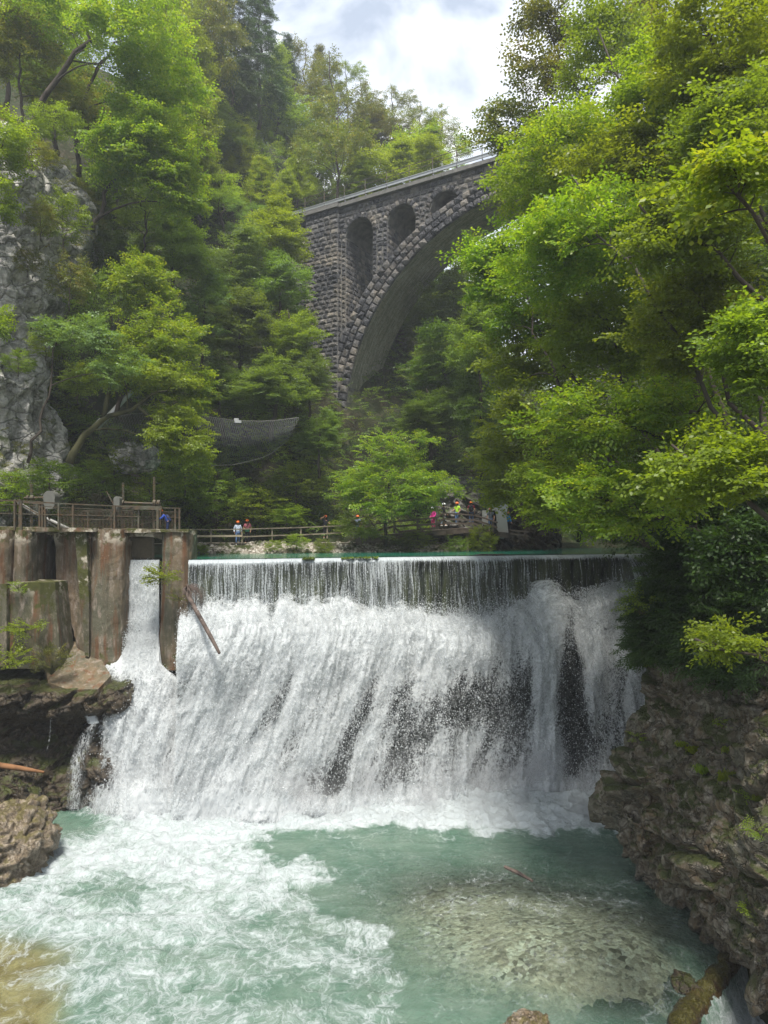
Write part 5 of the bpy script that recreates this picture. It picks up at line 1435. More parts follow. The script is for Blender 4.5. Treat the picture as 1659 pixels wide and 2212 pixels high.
for cx, cy, w, h, kd, mt, D, lb in [
    (850, 240, 90, 130, 'wispy', OL, 96, 'ragged thin tree on the skyline between the forked tree and the brownish crown'),
    (905, 265, 80, 110, 'wispy', OL, 90, 'ragged thin tree on the skyline right of the brownish crown'),
    (750, 180, 70, 120, 'wispy', MG, 96, 'narrow feathery tree between the tallest ragged tree and the forked tree'),
    (690, 150, 60, 120, 'cone', OL, 100, 'small pointed tree left of the tallest ragged tree on the skyline'),
    (620, 130, 70, 130, 'spruce', NE, 96, 'small dark spruce at the foot of the skyline spruces'),
    (930, 360, 130, 110, 'round', DG, 76, 'green crown touching the bridge railing below the yellow green tree'),
    (770, 400, 110, 90, 'round', MG, 78, 'low dark crown just behind the bridge railing')]:
    T(cx, cy, w, h, kd, mt, lb, D, 'beech', GS)
for cx, cy, w, h, kd, mt, D, lb in [
    (20, 60, 200, 220, 'round', OL, 54, 'olive background tree in the very corner at the top left'),
    (130, 40, 200, 200, 'round', MG, 56, 'green background tree behind the thick bent trunk'),
    (120, 190, 200, 170, 'round', DK, 52, 'dark background tree above the pale cliff'),
    (230, 230, 180, 200, 'round', DK, 54, 'dark background tree between the two tall beech trunks'),
    (250, 420, 180, 200, 'round', DK, 52, 'dark background tree right of the cliff edge'),
    (240, 560, 130, 200, 'round', DK, 50, 'dark background tree in the cleft beside the cliff'),
    (400, 250, 170, 200, 'round', MG, 60, 'green background tree right of the tallest yellow beech'),
    (370, 520, 170, 190, 'round', MG, 52, 'green background tree above the yellow maple'),
    (390, 100, 170, 200, 'round', MG, 64, 'green background tree between the beeches and spruces'),
    (310, 470, 120, 120, 'wispy', DG, 49, 'light twiggy tree below the drooping yellow beech')]:
    T(cx, cy, w, h, kd, mt, lb, D, 'beech', 'background trees on the left hillside')
for cx, cy, w, h, kd, mt, D, lb in [
    (1250, 620, 220, 220, 'round', MG, 50, 'background tree right of the arch end, behind the hanging crown'),
    (1420, 700, 240, 240, 'round', DK, 46, 'background tree behind the long leaning trunk, lower one'),
    (1600, 620, 240, 240, 'round', DK, 42, 'background tree behind the bent boughs at the right edge'),
    (1550, 840, 260, 240, 'round', DK, 40, 'background tree behind the bright flat bough at the right edge'),
    (1400, 940, 240, 200, 'round', DK, 46, 'background tree behind the broad flat bough'),
    (1250, 980, 220, 200, 'round', DK, 50, 'background tree behind the low crown at the walkway end'),
    (1640, 420, 220, 240, 'round', DK, 40, 'background tree behind the large leaved spray'),
    (1500, 300, 240, 220, 'round', MG, 44, 'background tree between the top crowns at the right'),
    (1620, 120, 240, 240, 'round', MG, 42, 'background tree in the top right corner'),
    (1400, 60, 220, 200, 'round', OL, 44, 'background tree at the top edge beside the slanting black trunk'),
    (1560, 800, 200, 200, 'round', MG, 66, 'far tree low on the slope seen through the right hand trunks'),
    (1650, 860, 200, 200, 'round', MG, 62, 'far tree at the right edge seen through the right hand trunks'),
    (1450, 860, 200, 200, 'round', MG, 66, 'far tree left of the other far trees behind the right hand trunks'),
    (1630, 720, 220, 200, 'round', DG, 70, 'far crown uppermost behind the right hand trunks'),
    (1620, 1050, 240, 200, 'round', DK, 36, 'background tree in the dark above the conifers at the edge')]:
    T(cx, cy, w, h, kd, mt, lb, D, 'beech', 'background trees on the right bank')
# ---- trees with trunks of their own shape
def custom(name, label, pts, r0, r1, blobs, mat, seed, size, group=None, bark=None, templ=TEMPL, per=2, droop=.0, layers=4, min_up=.1, extra=()):
    """pts: trunk in (x, y, D); blobs: (cx, cy, D, rx, ry, n)"""
    rg = np.random.default_rng(seed)
    tr = [P(*q) if len(q) == 3 and not isinstance(q, Vector) else q for q in pts]
    tg = []
    for (cx, cy, D, rx, ry, n) in blobs:
        c = P(cx, cy, D); sx, sz = rx / F * D, ry / F * D
        tg.append(boughs(rg, int(n * .9), tuple(c), (sx * .86, sx * .8, sz * .9)))
    root = empty(name, tr[0], label=label, cat='tree', group=group)
    w, V, R = grow(rg, tr, r0, r1, np.concatenate(tg), size, templ, per, min_up, droop)
    for e_ in extra:
        w.tube([P(*q) for q in e_[0]], e_[1], 7)
    local(root, w.build('trunk', bark or M_BARK, root, True)); local(root, leaf_mesh('crown', V, R, mat, root))
    return root
GR = 'beeches leaning over the river from the right bank'
def gz(x, y): return float(ground_z(x, y))
def RT(label, cx, cy, D, rx, ry, n, mat, seed, path=None, more=(), size=None, dx=4.5, r0=.2, **kw):
    c = P(cx, cy, D)
    bx = max(c.x + dx, np.interp(D, [22, 31, 37.5, 44, 50, 60], [14.5, 14.8, 16, 19.5, 21, 30])); by = D + .5
    base = Vector((bx, by, gz(bx, by) - .3))
    if path is None:
        tp = P(cx - rx * .3, cy - ry * .6, D)
        mid = base.lerp(c, .5) + Vector((.6, 0, -.3)); pts = [base, mid, c, tp]
    else: pts = [base] + [P(*q) for q in path]
    return custom('beech', label, pts, r0, .03, [(cx, cy, D, rx, ry, n)] + list(more), mat, seed, size or (.018 * D + .45), GR, **kw)
RT('tall ragged dark tree against the sky at the top right of the clouds', 1180, 110, 38, 110, 130, 150, L_OLIVE, 201, [(1400, 520, 38.5), (1290, 300, 38), (1230, 150, 38), (1170, -10, 38)], min_up=.4, layers=0)
RT('dark branched tree reaching furthest left across the sky above the bridge end', 1120, 270, 40, 110, 80, 120, L_OLIVE, 202, [(1400, 600, 40.5), (1250, 400, 40), (1150, 290, 40), (1040, 235, 40)], layers=0, min_up=.3)
RT('tall tree with a slanting black trunk before bright sky at the top', 1320, 130, 32, 130, 180, 230, L_MID, 203, [(1480, 420, 27), (1373, 224, 26.5), (1327, 148, 27), (1291, 60, 28)], r0=.26, layers=0, min_up=.3)
RT('bright crown in the upper right corner', 1540, 90, 20, 170, 150, 260, L_FRESH, 204, dx=3)
RT('dense bright crown at the top right, left of the corner crown', 1430, 190, 25, 130, 130, 250, L_FRESH, 205, dx=5)
RT('sunlit yellow green crown level with the bridge railing', 1220, 350, 30, 170, 110, 330, L_BRIGHT, 206, dx=6)
RT('bright green crown in the middle of the right hand trees below the top crowns', 1390, 390, 26, 150, 120, 280, L_FRESH, 207, dx=5)
RT('shaded green crown at the right edge above the big round leaved spray', 1590, 270, 18, 130, 110, 220, L_MID, 208, dx=3)
RT('long leaning grey trunk rising left across the right hand trees', 1290, 520, 24, 190, 130, 330, L_BRIGHT, 209,
   [(1700, 1160, 19), (1561, 893, 19.5), (1495, 786, 20), (1403, 627, 20.8), (1347, 536, 21.5), (1306, 469, 22.5), (1235, 378, 24)], [(1180, 560, 26, 150, 110, 160)], r0=.13, bark=plain('smooth grey beech bark', (.065, .058, .045), .8, .2, 0, .35, 5, .4))
RT('crown hanging furthest left beside the arch underside', 1080, 570, 33, 80, 110, 200, L_BRIGHT, 210, [(1300, 900, 33), (1207, 821, 33), (1184, 745, 33), (1148, 668, 33), (1123, 597, 33), (1100, 520, 33)], [(1150, 650, 33, 110, 90, 150)])
RT('dark limbed tree with long bent boughs at the right', 1500, 480, 18, 150, 120, 230, L_MID, 211, [(1670, 640, 18), (1607, 561, 18), (1521, 500, 18), (1419, 449, 18), (1378, 440, 18)], dx=4)
RT('large leaved bright spray nearest to the camera at the right edge', 1580, 400, 11, 110, 85, 60, L_BRIGHT, 212, [(1700, 640, 11), (1640, 520, 11), (1580, 430, 11), (1530, 350, 11)], size=.75, dx=3, r0=.05, min_up=0)
RT('mid green crown left of the long leaning trunk', 1140, 760, 34, 130, 110, 260, L_FRESH, 213, [(1330, 1000, 30), (1250, 900, 30), (1180, 760, 30), (1120, 600, 31)])
RT('crown below the long leaning trunk in the centre of the right hand trees', 1310, 720, 28, 150, 110, 300, L_FRESH, 214)
RT('shaded crown right of the long leaning trunk', 1500, 680, 20, 140, 130, 240, L_MID, 215, dx=4)
RT('dark crown at the right edge halfway down', 1620, 760, 16, 90, 120, 140, L_MID, 216, dx=3)
RT('drooping crown above the grey portal', 1110, 930, 38, 110, 110, 200, L_FRESH, 217, [(1330, 1120, 38), (1250, 1050, 38), (1170, 960, 38), (1100, 870, 38)], [(1080, 1060, 40, 60, 60, 60)])
RT('low crown hanging over the right end of the walkway', 1200, 1060, 34, 110, 90, 240, L_FRESH, 218, [(1420, 1180, 34), (1320, 1130, 34), (1230, 1080, 34), (1150, 1010, 34)], layers=5)
RT('broad flat bough with bright leaf layers over the weir', 1330, 900, 24, 210, 90, 330, L_BRIGHT, 219, [(1640, 1090, 24), (1500, 990, 24), (1400, 940, 24), (1240, 860, 24)], layers=4)
RT('lowest flat bough reaching left above the weir crest', 1340, 1080, 24, 200, 85, 330, L_BRIGHT, 220, [(1640, 1220, 24), (1500, 1140, 24), (1380, 1100, 24), (1220, 1050, 24)], layers=4)
RT('flat bright bough at the right edge above the dark conifers', 1540, 1010, 16, 150, 90, 200, L_FRESH, 221, [(1720, 1180, 16), (1640, 1100, 16), (1560, 1030, 16), (1450, 960, 16)], layers=4, dx=3)
RT('small bright bough low at the right edge', 1570, 1390, 15, 95, 34, 44, L_FRESH, 222, [(1750, 1450, 15), (1640, 1420, 15), (1570, 1400, 15), (1500, 1380, 15)], layers=2, size=.6, r0=.05, dx=3, min_up=0)
RT('dim twiggy crown in the shade below the flat boughs at the right', 1600, 1200, 20, 110, 110, 200, L_SHADED, 223, dx=3)
RT('background crown filling the gap right of the bridge deck', 1200, 450, 44, 200, 130, 170, L_MID, 224)
RT('background crown behind the long leaning trunk', 1400, 560, 38, 220, 200, 260, L_DARK, 225)
RT('background crown behind the weir boughs', 1330, 850, 40, 220, 190, 260, L_DARK, 226)
RT('background crown in the deep shade at the right', 1580, 560, 30, 200, 220, 260, L_DARK, 227)
RT('background crown behind the lowest boughs at the right', 1500, 980, 32, 220, 150, 260, L_DARK, 228)
RT('dark crown beside the right end of the weir crest', 1400, 1150, 40, 120, 60, 130, L_SHADED, 229)
# dark conifers on the rock at the right
def con(label, x, y0, y1, D, wpx, seed, lean=0):
    rg = np.random.default_rng(seed); a, b = P(x, y1, D), P(x + lean, y0, D); tg = []; H = (b - a).length; Rm = wpx / F * D / 2
    for f in np.arange(.06, .99, .035):
        c = a.lerp(b, f); R_ = Rm * (1.05 - f) ** .75 + .15
        for k in range(int(4 + R_ * 5)):
            t = rg.random() * 6.283; r = R_ * rg.uniform(.4, 1); tg.append((c.x + r * math.cos(t), c.y + r * math.sin(t), c.z - r * .18 + rg.normal(0, .08)))
    root = empty('spruce', a, label=label, cat='tree', group='spruces on the right hand rock')
    w, V, R = grow(rg, [a - Vector((0, 0, .6)), a.lerp(b, .5), b], .13, .02, np.array(tg), .8, TEMPL_N, 3, -.2, .2)
    local(root, w.build('trunk', M_BARK, root, True)); local(root, leaf_mesh('crown', V, R, L_NEEDLE, root))
con('dark spruce with drooping branches over the right end of the waterfall', 1470, 1090, 1420, 27.5, 230, 301, -10)
con('dark spruce with a bare black trunk beside it at the right', 1545, 1060, 1440, 25.5, 230, 302, -16)
con('darkest spruce at the right edge above the rock', 1640, 1040, 1470, 23.5, 240, 303)
con('small spruce on the lip of the rock, branches before the falls', 1430, 1250, 1420, 29.5, 130, 304, -6)
# trees on the left
custom('beech', 'tree with a thick dark trunk bending right at the top left', [(40, 330, 45), (95, 195, 44.5), (150, 140, 44.5), (190, 90, 44), (200, 40, 44), (215, -30, 44)], .24, .10,
       [(290, 60, 43, 140, 110, 260), (120, 30, 45, 120, 60, 90)], L_BRIGHT, 401, 1.15, 'tall beeches at the top left', layers=6)
custom('beech', 'tallest bright yellow green beech left of the middle', [(170, 380, 48), (172, 250, 48), (205, 140, 47), (300, 60, 47)], .2, .04,
       [(330, 190, 46, 110, 120, 300), (290, 330, 45, 110, 90, 200)], L_BRIGHT, 402, 1.15, 'tall beeches at the top left', layers=6, droop=.1)
custom('beech', 'drooping yellow leaved beech with bare boughs showing, left of the middle', [(200, 500, 46), (240, 400, 46), (270, 320, 46), (330, 260, 46)], .18, .04,
       [(350, 330, 44, 100, 110, 260), (390, 410, 44, 60, 60, 90), (230, 330, 45, 60, 60, 60)], L_BRIGHT, 403, 1.1, 'tall beeches at the top left', layers=6, droop=.15)
custom('beech', 'dim olive tree in the upper left corner', [(50, 340, 46), (45, 200, 46), (40, 60, 46)], .16, .04, [(50, 110, 46, 80, 110, 170), (150, 200, 48, 80, 70, 110)], L_OLIVE, 404, 1.15, 'tall beeches at the top left')
custom('beech', 'vivid green tree at the left edge in front of the pale cliff', [(-60, 480, 38), (-20, 380, 38), (10, 300, 38)], .1, .03, [(20, 300, 38, 50, 80, 110), (0, 430, 38, 30, 60, 40)], L_FRESH, 405, .9)
custom('beech', 'shaded tree at the left edge below the pale cliff face', [(-60, 760, 37), (-20, 700, 37), (0, 640, 37)], .08, .03, [(-10, 690, 37, 26, 60, 40)], L_FRESH, 406, .8)
custom('maple', 'yellow green tree spreading in the centre of the left slope', [(250, 900, 43.5), (300, 760, 43.5), (320, 650, 43.5), (300, 560, 43.5)], .16, .03,
       [(300, 610, 43, 80, 70, 190), (340, 720, 42.5, 110, 80, 240), (390, 850, 42, 70, 80, 200), (290, 800, 43, 100, 50, 110)], L_BRIGHT, 407, .95, layers=8)
custom('maple', 'old tree with a thick twisted mossy trunk growing out of the cliff foot', [(150, 1000, 40.6), (190, 925, 40.6), (236, 893, 40.5), (300, 880, 40.4), (318, 862, 40.4), (325, 835, 40.3), (360, 845, 40.2)], .26, .05,
       [(380, 930, 40, 70, 90, 150), (340, 800, 40.3, 90, 40, 90), (420, 980, 40, 40, 50, 50)], L_FRESH, 408, .85, bark=M_BARK_MOSS, droop=.2, min_up=-.2,
       extra=[([(225, 898, 40.5), (232, 860, 40.5), (240, 830, 40.5), (252, 800, 40.5)], [.15, .13, .10, .05]), ([(300, 880, 40.4), (340, 915, 40.2), (365, 960, 40), (380, 985, 40)], [.1, .07, .05, .02])])
custom('maple', 'slender pale leaved tree in front of the cliff at the left', [(60, 1000, 39.5), (95, 900, 39.5), (108, 840, 39.5), (112, 760, 39.5), (150, 690, 39.5)], .10, .03,
       [(190, 720, 39.4, 90, 40, 130), (250, 790, 39.3, 70, 40, 80), (110, 720, 39.5, 50, 40, 40)], L_PALE, 409, .8, layers=4)
custom('maple', 'bright spreading tree in front of the path in the middle of the photo', [(832, 1178, 49.5), (834, 1110, 49.5), (838, 1060, 49.4), (850, 980, 49.4), (845, 930, 49.4)], .15, .03,
       [(850, 970, 49, 80, 50, 130), (790, 1040, 48.6, 90, 45, 130), (910, 1045, 48.6, 95, 50, 150), (850, 1090, 48.6, 110, 28, 90)], L_BRIGHT, 410, .95, layers=6)
custom('maple', 'low leafy bough hanging over the path railing left of the wooden bridge', [(832, 1178, 49.6), (800, 1120, 49.2), (770, 1110, 49)], .05, .02, [(765, 1135, 48.6, 50, 24, 60), (810, 1155, 48.4, 40, 14, 30)], L_MID, 411, .7, layers=3)
# shrubs
sh = [(140, 470, 110, 120, MG, 42.5, 'bush hanging over the right edge of the pale cliff'), (150, 600, 100, 110, OL, 41.5, 'olive bush on the lower right edge of the pale cliff'), (70, 330, 100, 60, OL, 41.5, 'grassy bush high on the pale cliff face'), (100, 740, 80, 60, DG, 40, 'small bright bush low on the pale cliff face'), (640, 1168, 60, 34, DG, 47.6, 'leafy shrub on the stony bank below the path'), (590, 1178, 44, 26, DG, 47.4, 'low shrub on the stony bank left of the leafy shrub'),
      (700, 1180, 50, 36, MG, 47.6, 'round dark shrub on the bank under the railing'), (430, 1188, 50, 30, MG, 46.5, 'dark shrub beside the pier at the left end of the bank'),
      (900, 1165, 90, 46, MG, 50.6, 'shrub below the wooden bridge, left one'), (985, 1180, 60, 46, MG, 50.4, 'shrub below the bend of the wooden bridge'),
      (1040, 1165, 70, 70, DG, 50.4, 'bright bushy shrub left of the grey portal'), (860, 1180, 60, 30, DK, 50.2, 'dark shrub by the water under the wooden bridge'),
      (560, 1090, 160, 90, DG, 52, 'broad bush on the slope behind the two walkers'), (470, 1060, 150, 110, MG, 51.5, 'broad dark bush on the slope right of the sluice railing'),
      (400, 1010, 120, 90, MG, 50, 'bush below the left end of the net'), (640, 1040, 130, 80, MG, 52.5, 'bush below the right end of the net'), (620, 1110, 90, 50, DG, 51.3, 'small bush behind the path railing'),
      (250, 1000, 120, 90, MG, 45, 'dark leafy bush under the twisted trunk'), (200, 640, 110, 130, MG, 46, 'dark bush filling the cleft beside the cliff'), (170, 820, 90, 80, MG, 43, 'bush clinging to the cliff behind the twisted tree'), (330, 1060, 150, 80, DG, 46, 'bush on the slope behind the drive shaft'), (110, 1030, 150, 80, MG, 43, 'dark bush behind the round topped gear cover'), (220, 1030, 120, 70, MG, 45, 'bush behind the middle of the deck railing'),
      (20, 1060, 110, 90, DG, 41, 'bush at the left edge behind the railing'), (60, 560, 60, 60, OL, 40.5, 'tufty bush on a ledge of the pale cliff'), (120, 260, 120, 70, MG, 44.5, 'bush on top of the pale cliff'),
      (90, 470, 70, 80, OL, 40.5, 'grassy bush under the pale overhang of the cliff'), (40, 780, 70, 50, MG, 39.4, 'bush at the foot of the pale cliff')]
for i, (cx, cy, w, h, mt, D, lb) in enumerate(sh):
    T(cx, cy, w, h, 'shrub', mt, lb, D, 'shrub', 'bushes on the banks and slopes', 'bush')
# plants close to the camera
from mathutils.bvhtree import BVHTree
_rw = bpy.data.objects['rock_wall'].data
RW = BVHTree.FromPolygons([tuple(v.co) for v in _rw.vertices], [tuple(p.vertices) for p in _rw.polygons])
def on_rock(x, y, D, lift=.08):
    """the spot on the right hand rock that is seen at (x, y)"""
    o = Vector((0, 0, CZ)); d = (P(x, y, 20) - o).normalized(); h = RW.ray_cast(o, d)
    return h[0] - d * lift if h[0] is not None else P(x, y, D)
def leafy_plant(name, label, c, rx, rz, n, size, mat, seed, stalks=True, cat='plant'):
    rg = np.random.default_rng(seed); c = Vector(c)
    tg = ellips(rg, n, tuple(c), (rx, rx * .7, rz), .2)
    base = c - Vector((0, -.1, rz))
    w = MB(); pos = []; dr = []
    for t in tg:
        d = np.array(t) - np.array(base); w.tube([base, base.lerp(Vector(t), .5) + Vector((0, 0, .05)), Vector(t)], [.012, .009, .005], 4, False)
        pos.append(t - d * .2); dr.append(d / (np.linalg.norm(d) + 1e-6) * np.array([1, 1, .4]))
    V, R = leaves_from(rg, np.array(pos), np.array(dr), size, TEMPL)
    root = empty(name, base, label=label, cat=cat); local(root, w.build('stem', M_BARK_MOSS, root)); local(root, leaf_mesh('foliage', V, R, mat, root))
leafy_plant('elder_shrub', 'fresh green leafy shrub growing from the side of the brown pier', P(352, 1240, 37.2), .55, .38, 26, .8, L_FRESH, 501)
leafy_plant('trailing_plant', 'thin trailing plant with small leaves below the pier shrub', P(388, 1285, 37.2), .5, .35, 16, .45, L_OLIVE, 502)
leafy_plant('elder_shrub', 'flowering shrub on the mossy block at the left', P(52, 1352, 34.8), .9, .35, 34, .6, L_FRESH, 503)
leafy_plant('trailing_plant', 'straggling pale creeper over the foot of the mossy block', P(110, 1420, 34.9), 1.0, .9, 50, .45, L_OLIVE, 504)
leafy_plant('fern', 'light green fern at the left edge below the mossy block', P(22, 1420, 33.8), .9, .45, 30, .7, L_FRESH, 505, cat='fern')
leafy_plant('fern', 'small fern on the corner of the tall left pier', P(38, 1266, 35.4), .3, .25, 14, .4, L_FRESH, 506, cat='fern')
leafy_plant('branch', 'drooping twig with large leaves hanging over the falls at the right', P(1385, 1300, 27), 1.1, .5, 26, .6, L_MID, 507, cat='branch')
def grass(label, x, y, D, n, L, seed, mat=L_FRESH):
    rg = np.random.default_rng(seed); c = on_rock(x, y, D); V = []; L = L * 1.25
    for k in range(n):
        a = rg.uniform(0, 6.28); l = L * rg.uniform(.5, 1.1); dx, dy = math.cos(a) * l * .6, math.sin(a) * l * .4 - .1; w = .013
        b = np.array(c) + rg.normal(0, L * .22, 3) * np.array([1, .4, .3])
        p1 = b + np.array([dx * .5, dy * .5, l * .5]); p2 = b + np.array([dx, dy, l * .25])
        s = np.array([w, 0, w * .4])
        V += [b - s, b + s, p1 + s, p1 - s, p1 - s, p1 + s, p2 + s * .2, p2 - s * .2]
    o = leaf_mesh('grass_tuft', np.array(V), np.repeat(rg.random(len(V) // 4), 4), mat, None); tag(o, label, 'grass tuft', 'grass tufts on the right hand rock')
for k, (x, y, D, n, L, lb) in enumerate([
    (1498, 1625, 25.2, 90, .34, 'fine grass tuft highest in the middle of the right hand rock'), (1520, 1668, 24.6, 110, .42, 'long green grass tuft hanging in the centre of the right hand rock'),
    (1568, 1685, 23.8, 150, .45, 'biggest rounded grass tuft on the right hand rock'), (1470, 1612, 26.4, 60, .3, 'small grass tuft left of the others on the rock'), (1570, 1625, 24.2, 60, .3, 'thin grass tuft near the shade above the biggest tuft'),
    (1640, 1730, 21.5, 70, .3, 'grass tuft at the right edge of the frame'), (1400, 1440, 30.3, 120, .4, 'dark grass fringe on the top corner of the rock')]):
    grass(lb, x, y, D, n, L, 520 + k)
for k, (x, y, D, lb) in enumerate([(1612, 1722, 22.6, 'round leaved green plant right of the grass tufts'), (1640, 1790, 21.6, 'small leafy plant on the grey part of the rock'), (1378, 1590, 29.0, 'small round leaved plant on the corner of the rock by the falls'),
    (1622, 1960, 20.9, 'tiny green plant low on the right edge of the rock'), (1560, 1560, 25, 'leafy weeds under the spruces on the rock')]):
    leafy_plant('rock_plant', lb, on_rock(x, y, D, .2), .26, .15, 12, .34, L_FRESH, 540 + k)
# low growth that nobody could count, on every slope
def cover():
    rg = np.random.default_rng(9); n = 85000
    X = rg.uniform(-32, 70, n); Y = rg.uniform(24, 115, n)
    keep = rg.random(n) < np.clip((50 / Y) ** 1.2, 0, 1); X, Y = X[keep], Y[keep]
    Z = ground_z(X, Y); e = .3
    gx = (ground_z(X + e, Y) - ground_z(X - e, Y)) / (2 * e); gy = (ground_z(X, Y + e) - ground_z(X, Y - e)) / (2 * e)
    dl = pl_dist(X, Y, LEFT_FOOT)
    ok = (Z > 13.25) & ~((dl > -1) & (dl < 2.4) & (X < 12)) & (fbm(np.stack([X, Y, Z], 1) * .22, 3, 7) > -.25)
    px, py = proj(np.stack([X, Y, Z], 1)); ok &= (px > -150) & (px < 1810) & (py > -200)
    X, Y, Z, gx, gy = [a[ok] for a in (X, Y, Z, gx, gy)]
    p = np.stack([X, Y, Z], 1)
    sl = sstep(13.3, 18, Z); dz = (fbm(p * .16, 4, 3) * 2.2 + fbm(p * .7, 3, 8) * .5) * sl; dx = fbm(p * .25, 3, 5) * 1.6 * sl
    p[:, 2] += dz; p[:, 0] += dx
    nrm = np.stack([-gx, -gy, np.ones(len(gx))], 1); nrm /= np.linalg.norm(nrm, axis=1)[:, None]
    p += nrm * rg.uniform(.1, .9, (len(p), 1))
    a = rg.uniform(0, 6.28, len(p)); d = nrm * .8 + np.stack([np.cos(a), np.sin(a), a * 0 - .2], 1) * .9
    i = rg.permutation(len(p)); parts = np.array_split(i, 3)
    for idx, mt in zip(parts, (L_MID, L_DARK, L_BLUE)):
        V, R = leaves_from(rg, p[idx], d[idx], .95, TEMPL, .4, .4)
        tag(leaf_mesh('ground_cover', V, R, mt, None), kind='stuff')
    print('cover', len(p))
cover()
# grass and small growth on the cliff ledges
def cliff_growth():
    rg = np.random.default_rng(19); me = bpy.data.objects['cliff'].data; n = len(me.vertices); co = np.empty(n * 3, np.float32); me.vertices.foreach_get('co', co); co = co.reshape(-1, 3).astype(float)
    nn = np.empty(n * 3, np.float32); me.vertices.foreach_get('normal', nn); nn = nn.reshape(-1, 3).astype(float)
    g = fbm(co * .3, 4, 5) + .5 * nn[:, 2] + .5 * sstep(38, 42, co[:, 2]) + .5 * sstep(17, 13, co[:, 2]) - .35 * blob(co[:, 1], co[:, 2], 42, 28, 6, 5)
    i = np.nonzero(g > .30)[0]; i = rg.choice(i, min(3800, len(i)), False); p = co[i] + nn[i] * .15
    V, R = leaves_from(rg, p, nn[i] + np.array([0, 0, -.3]), .55, TEMPL, .5, .5)
    tag(leaf_mesh('cliff_growth', V, R, L_OLIVE, None), kind='stuff')
cliff_growth()
# ------------------------------------------------------------------ path railing, wooden walkway, portal, net
def rail_run(name, label, posts, top, low, mat, w=.09, planks=(), cat='fence', D=49, braces=True):
    root = empty(name, P(posts[0][0], posts[0][2], posts[0][3]), label=label, cat=cat)
    for (x, y0, y1, d) in posts:
        m = MB(); a, b = P(x, y1, d), P(x, y0, d); m.beam(a, b, w * 1.15, w * 1.15, up=(1, 0, 0))
        if braces: m.beam(a.lerp(b, .55), a + Vector((.42, .25, .02)), w * .8, w * .8, up=(1, 0, 0))
        local(root, m.build('post', mat, root))
    for nm, line, ww, hh, mt in (('top_rail', top, w, w * .9, mat), ('lower_rail', low, w * .6, w * 1.1, mat)):
        m = MB()
        for a, b in zip(line[:-1], line[1:]): m.beam(P(a[0], a[1], a[2] - .08), P(b[0], b[1], b[2] - .08), ww, hh)
        local(root, m.build(nm, mt, root))
    for line, hh, mt in planks:
        m = MB()
        for a, b in zip(line[:-1], line[1:]): m.beam(P(a[0], a[1], a[2] - .11), P(b[0], b[1], b[2] - .11), .03, hh)
        local(root, m.build('plank', mt, root))
    return root
rail_run('path_railing', 'weathered wooden post and rail fence along the path by the pond', [(421, 1143, 1177, 48.2), (456, 1144, 1178, 48.6), (523, 1143, 1176, 49.1), (588, 1141, 1167, 49.6), (650, 1140, 1168, 50.0), (707, 1137, 1163, 50.5), (765, 1134, 1158, 51.2)],
         [(398, 1143.2, 47.8), (456, 1144.5, 48.6), (523, 1143, 49.1), (588, 1141.2, 49.6), (650, 1139.5, 50.0), (707, 1137, 50.5), (765, 1134.5, 51.2), (813, 1131, 51.8)],
         [(523, 1159.5, 49.1), (588, 1157, 49.6), (650, 1155.5, 50.0), (707, 1152.5, 50.5), (765, 1149, 51.2), (813, 1147, 51.8)], M_WOOD, .085,
         [([(410, 1158.5, 48), (523, 1157.5, 49.1)], .14, M_WOOD_L), ([(398, 1172, 47.8), (421, 1172, 48.2)], .14, M_WOOD_L)], braces=False)
walk = rail_run('walkway_railing', 'dark timber railing with slanting braces on the wooden walkway', [(852, 1126, 1152, 51.2), (902, 1122, 1147, 51.2), (943, 1118, 1143, 51.2), (958.5, 1109, 1137, 51.6), (992.5, 1110, 1138, 52), (1026, 1114, 1137, 52.2), (1065, 1124, 1150, 51.4)],
         [(813, 1131, 51.6), (852, 1127, 51.2), (902, 1122, 51.2), (943, 1118, 51.2), (957.5, 1109, 51.6), (992.5, 1110.5, 52), (1026, 1113.2, 52.2), (1050, 1120.5, 51.7), (1074.5, 1129, 51.2)],
         [(815, 1146, 51.6), (852, 1137, 51.2), (943, 1132, 51.2), (958, 1121, 51.6), (1026, 1123.5, 52.2), (1050, 1131, 51.7), (1074, 1140, 51.2)], M_WOOD_D, .13,
         [([(860, 1149, 51.2), (943, 1140.5, 51.2)], .16, M_WOOD_D), ([(958, 1130, 51.6), (1026, 1132, 52.2), (1050, 1140, 51.7)], .14, M_WOOD_D)])
wk = empty('wooden_walkway', P(900, 1160, 52), label='dark wooden walkway on beams climbing to the grey portal', cat='walkway')
m = MB()
edge = [(769, 1164, 50.2), (860, 1152, 51.1), (964, 1143, 51.3), (1000, 1140.5, 51.9), (1026, 1140, 52.1), (1062, 1147, 51.5), (1110, 1152, 52.4)]
for a, b in zip(edge[:-1], edge[1:]):
    A, Bq = P(*a), P(*b); bk = Vector((0, 2.3, .02)); m.add([A, Bq, Bq + bk, A + bk, A - Vector((0, 0, .08)), Bq - Vector((0, 0, .08)), Bq + bk - Vector((0, 0, .08)), A + bk - Vector((0, 0, .08))], [(0, 1, 2, 3), (7, 6, 5, 4), (0, 4, 5, 1), (3, 2, 6, 7), (0, 3, 7, 4), (1, 5, 6, 2)])
local(wk, m.build('deck_boards', M_WOOD_D, wk))
m = MB()
for a, b in zip(edge[:-1], edge[1:]):
    for o in (.12, 2.0): m.beam(P(*a) + Vector((0, o, -.25)), P(*b) + Vector((0, o, -.25)), .2, .32)
for x, y, d in ((800, 1164, 50.8), (868, 1156, 51.4), (930, 1150, 51.4), (1010, 1146, 52.1), (1060, 1152, 51.7)):
    for o in (.3, 1.8): m.beam(P(x, y, d) + Vector((0, o, 0)), P(x, y, d) + Vector((0, o, -2.6)), .2, .2, up=(1, 0, 0))
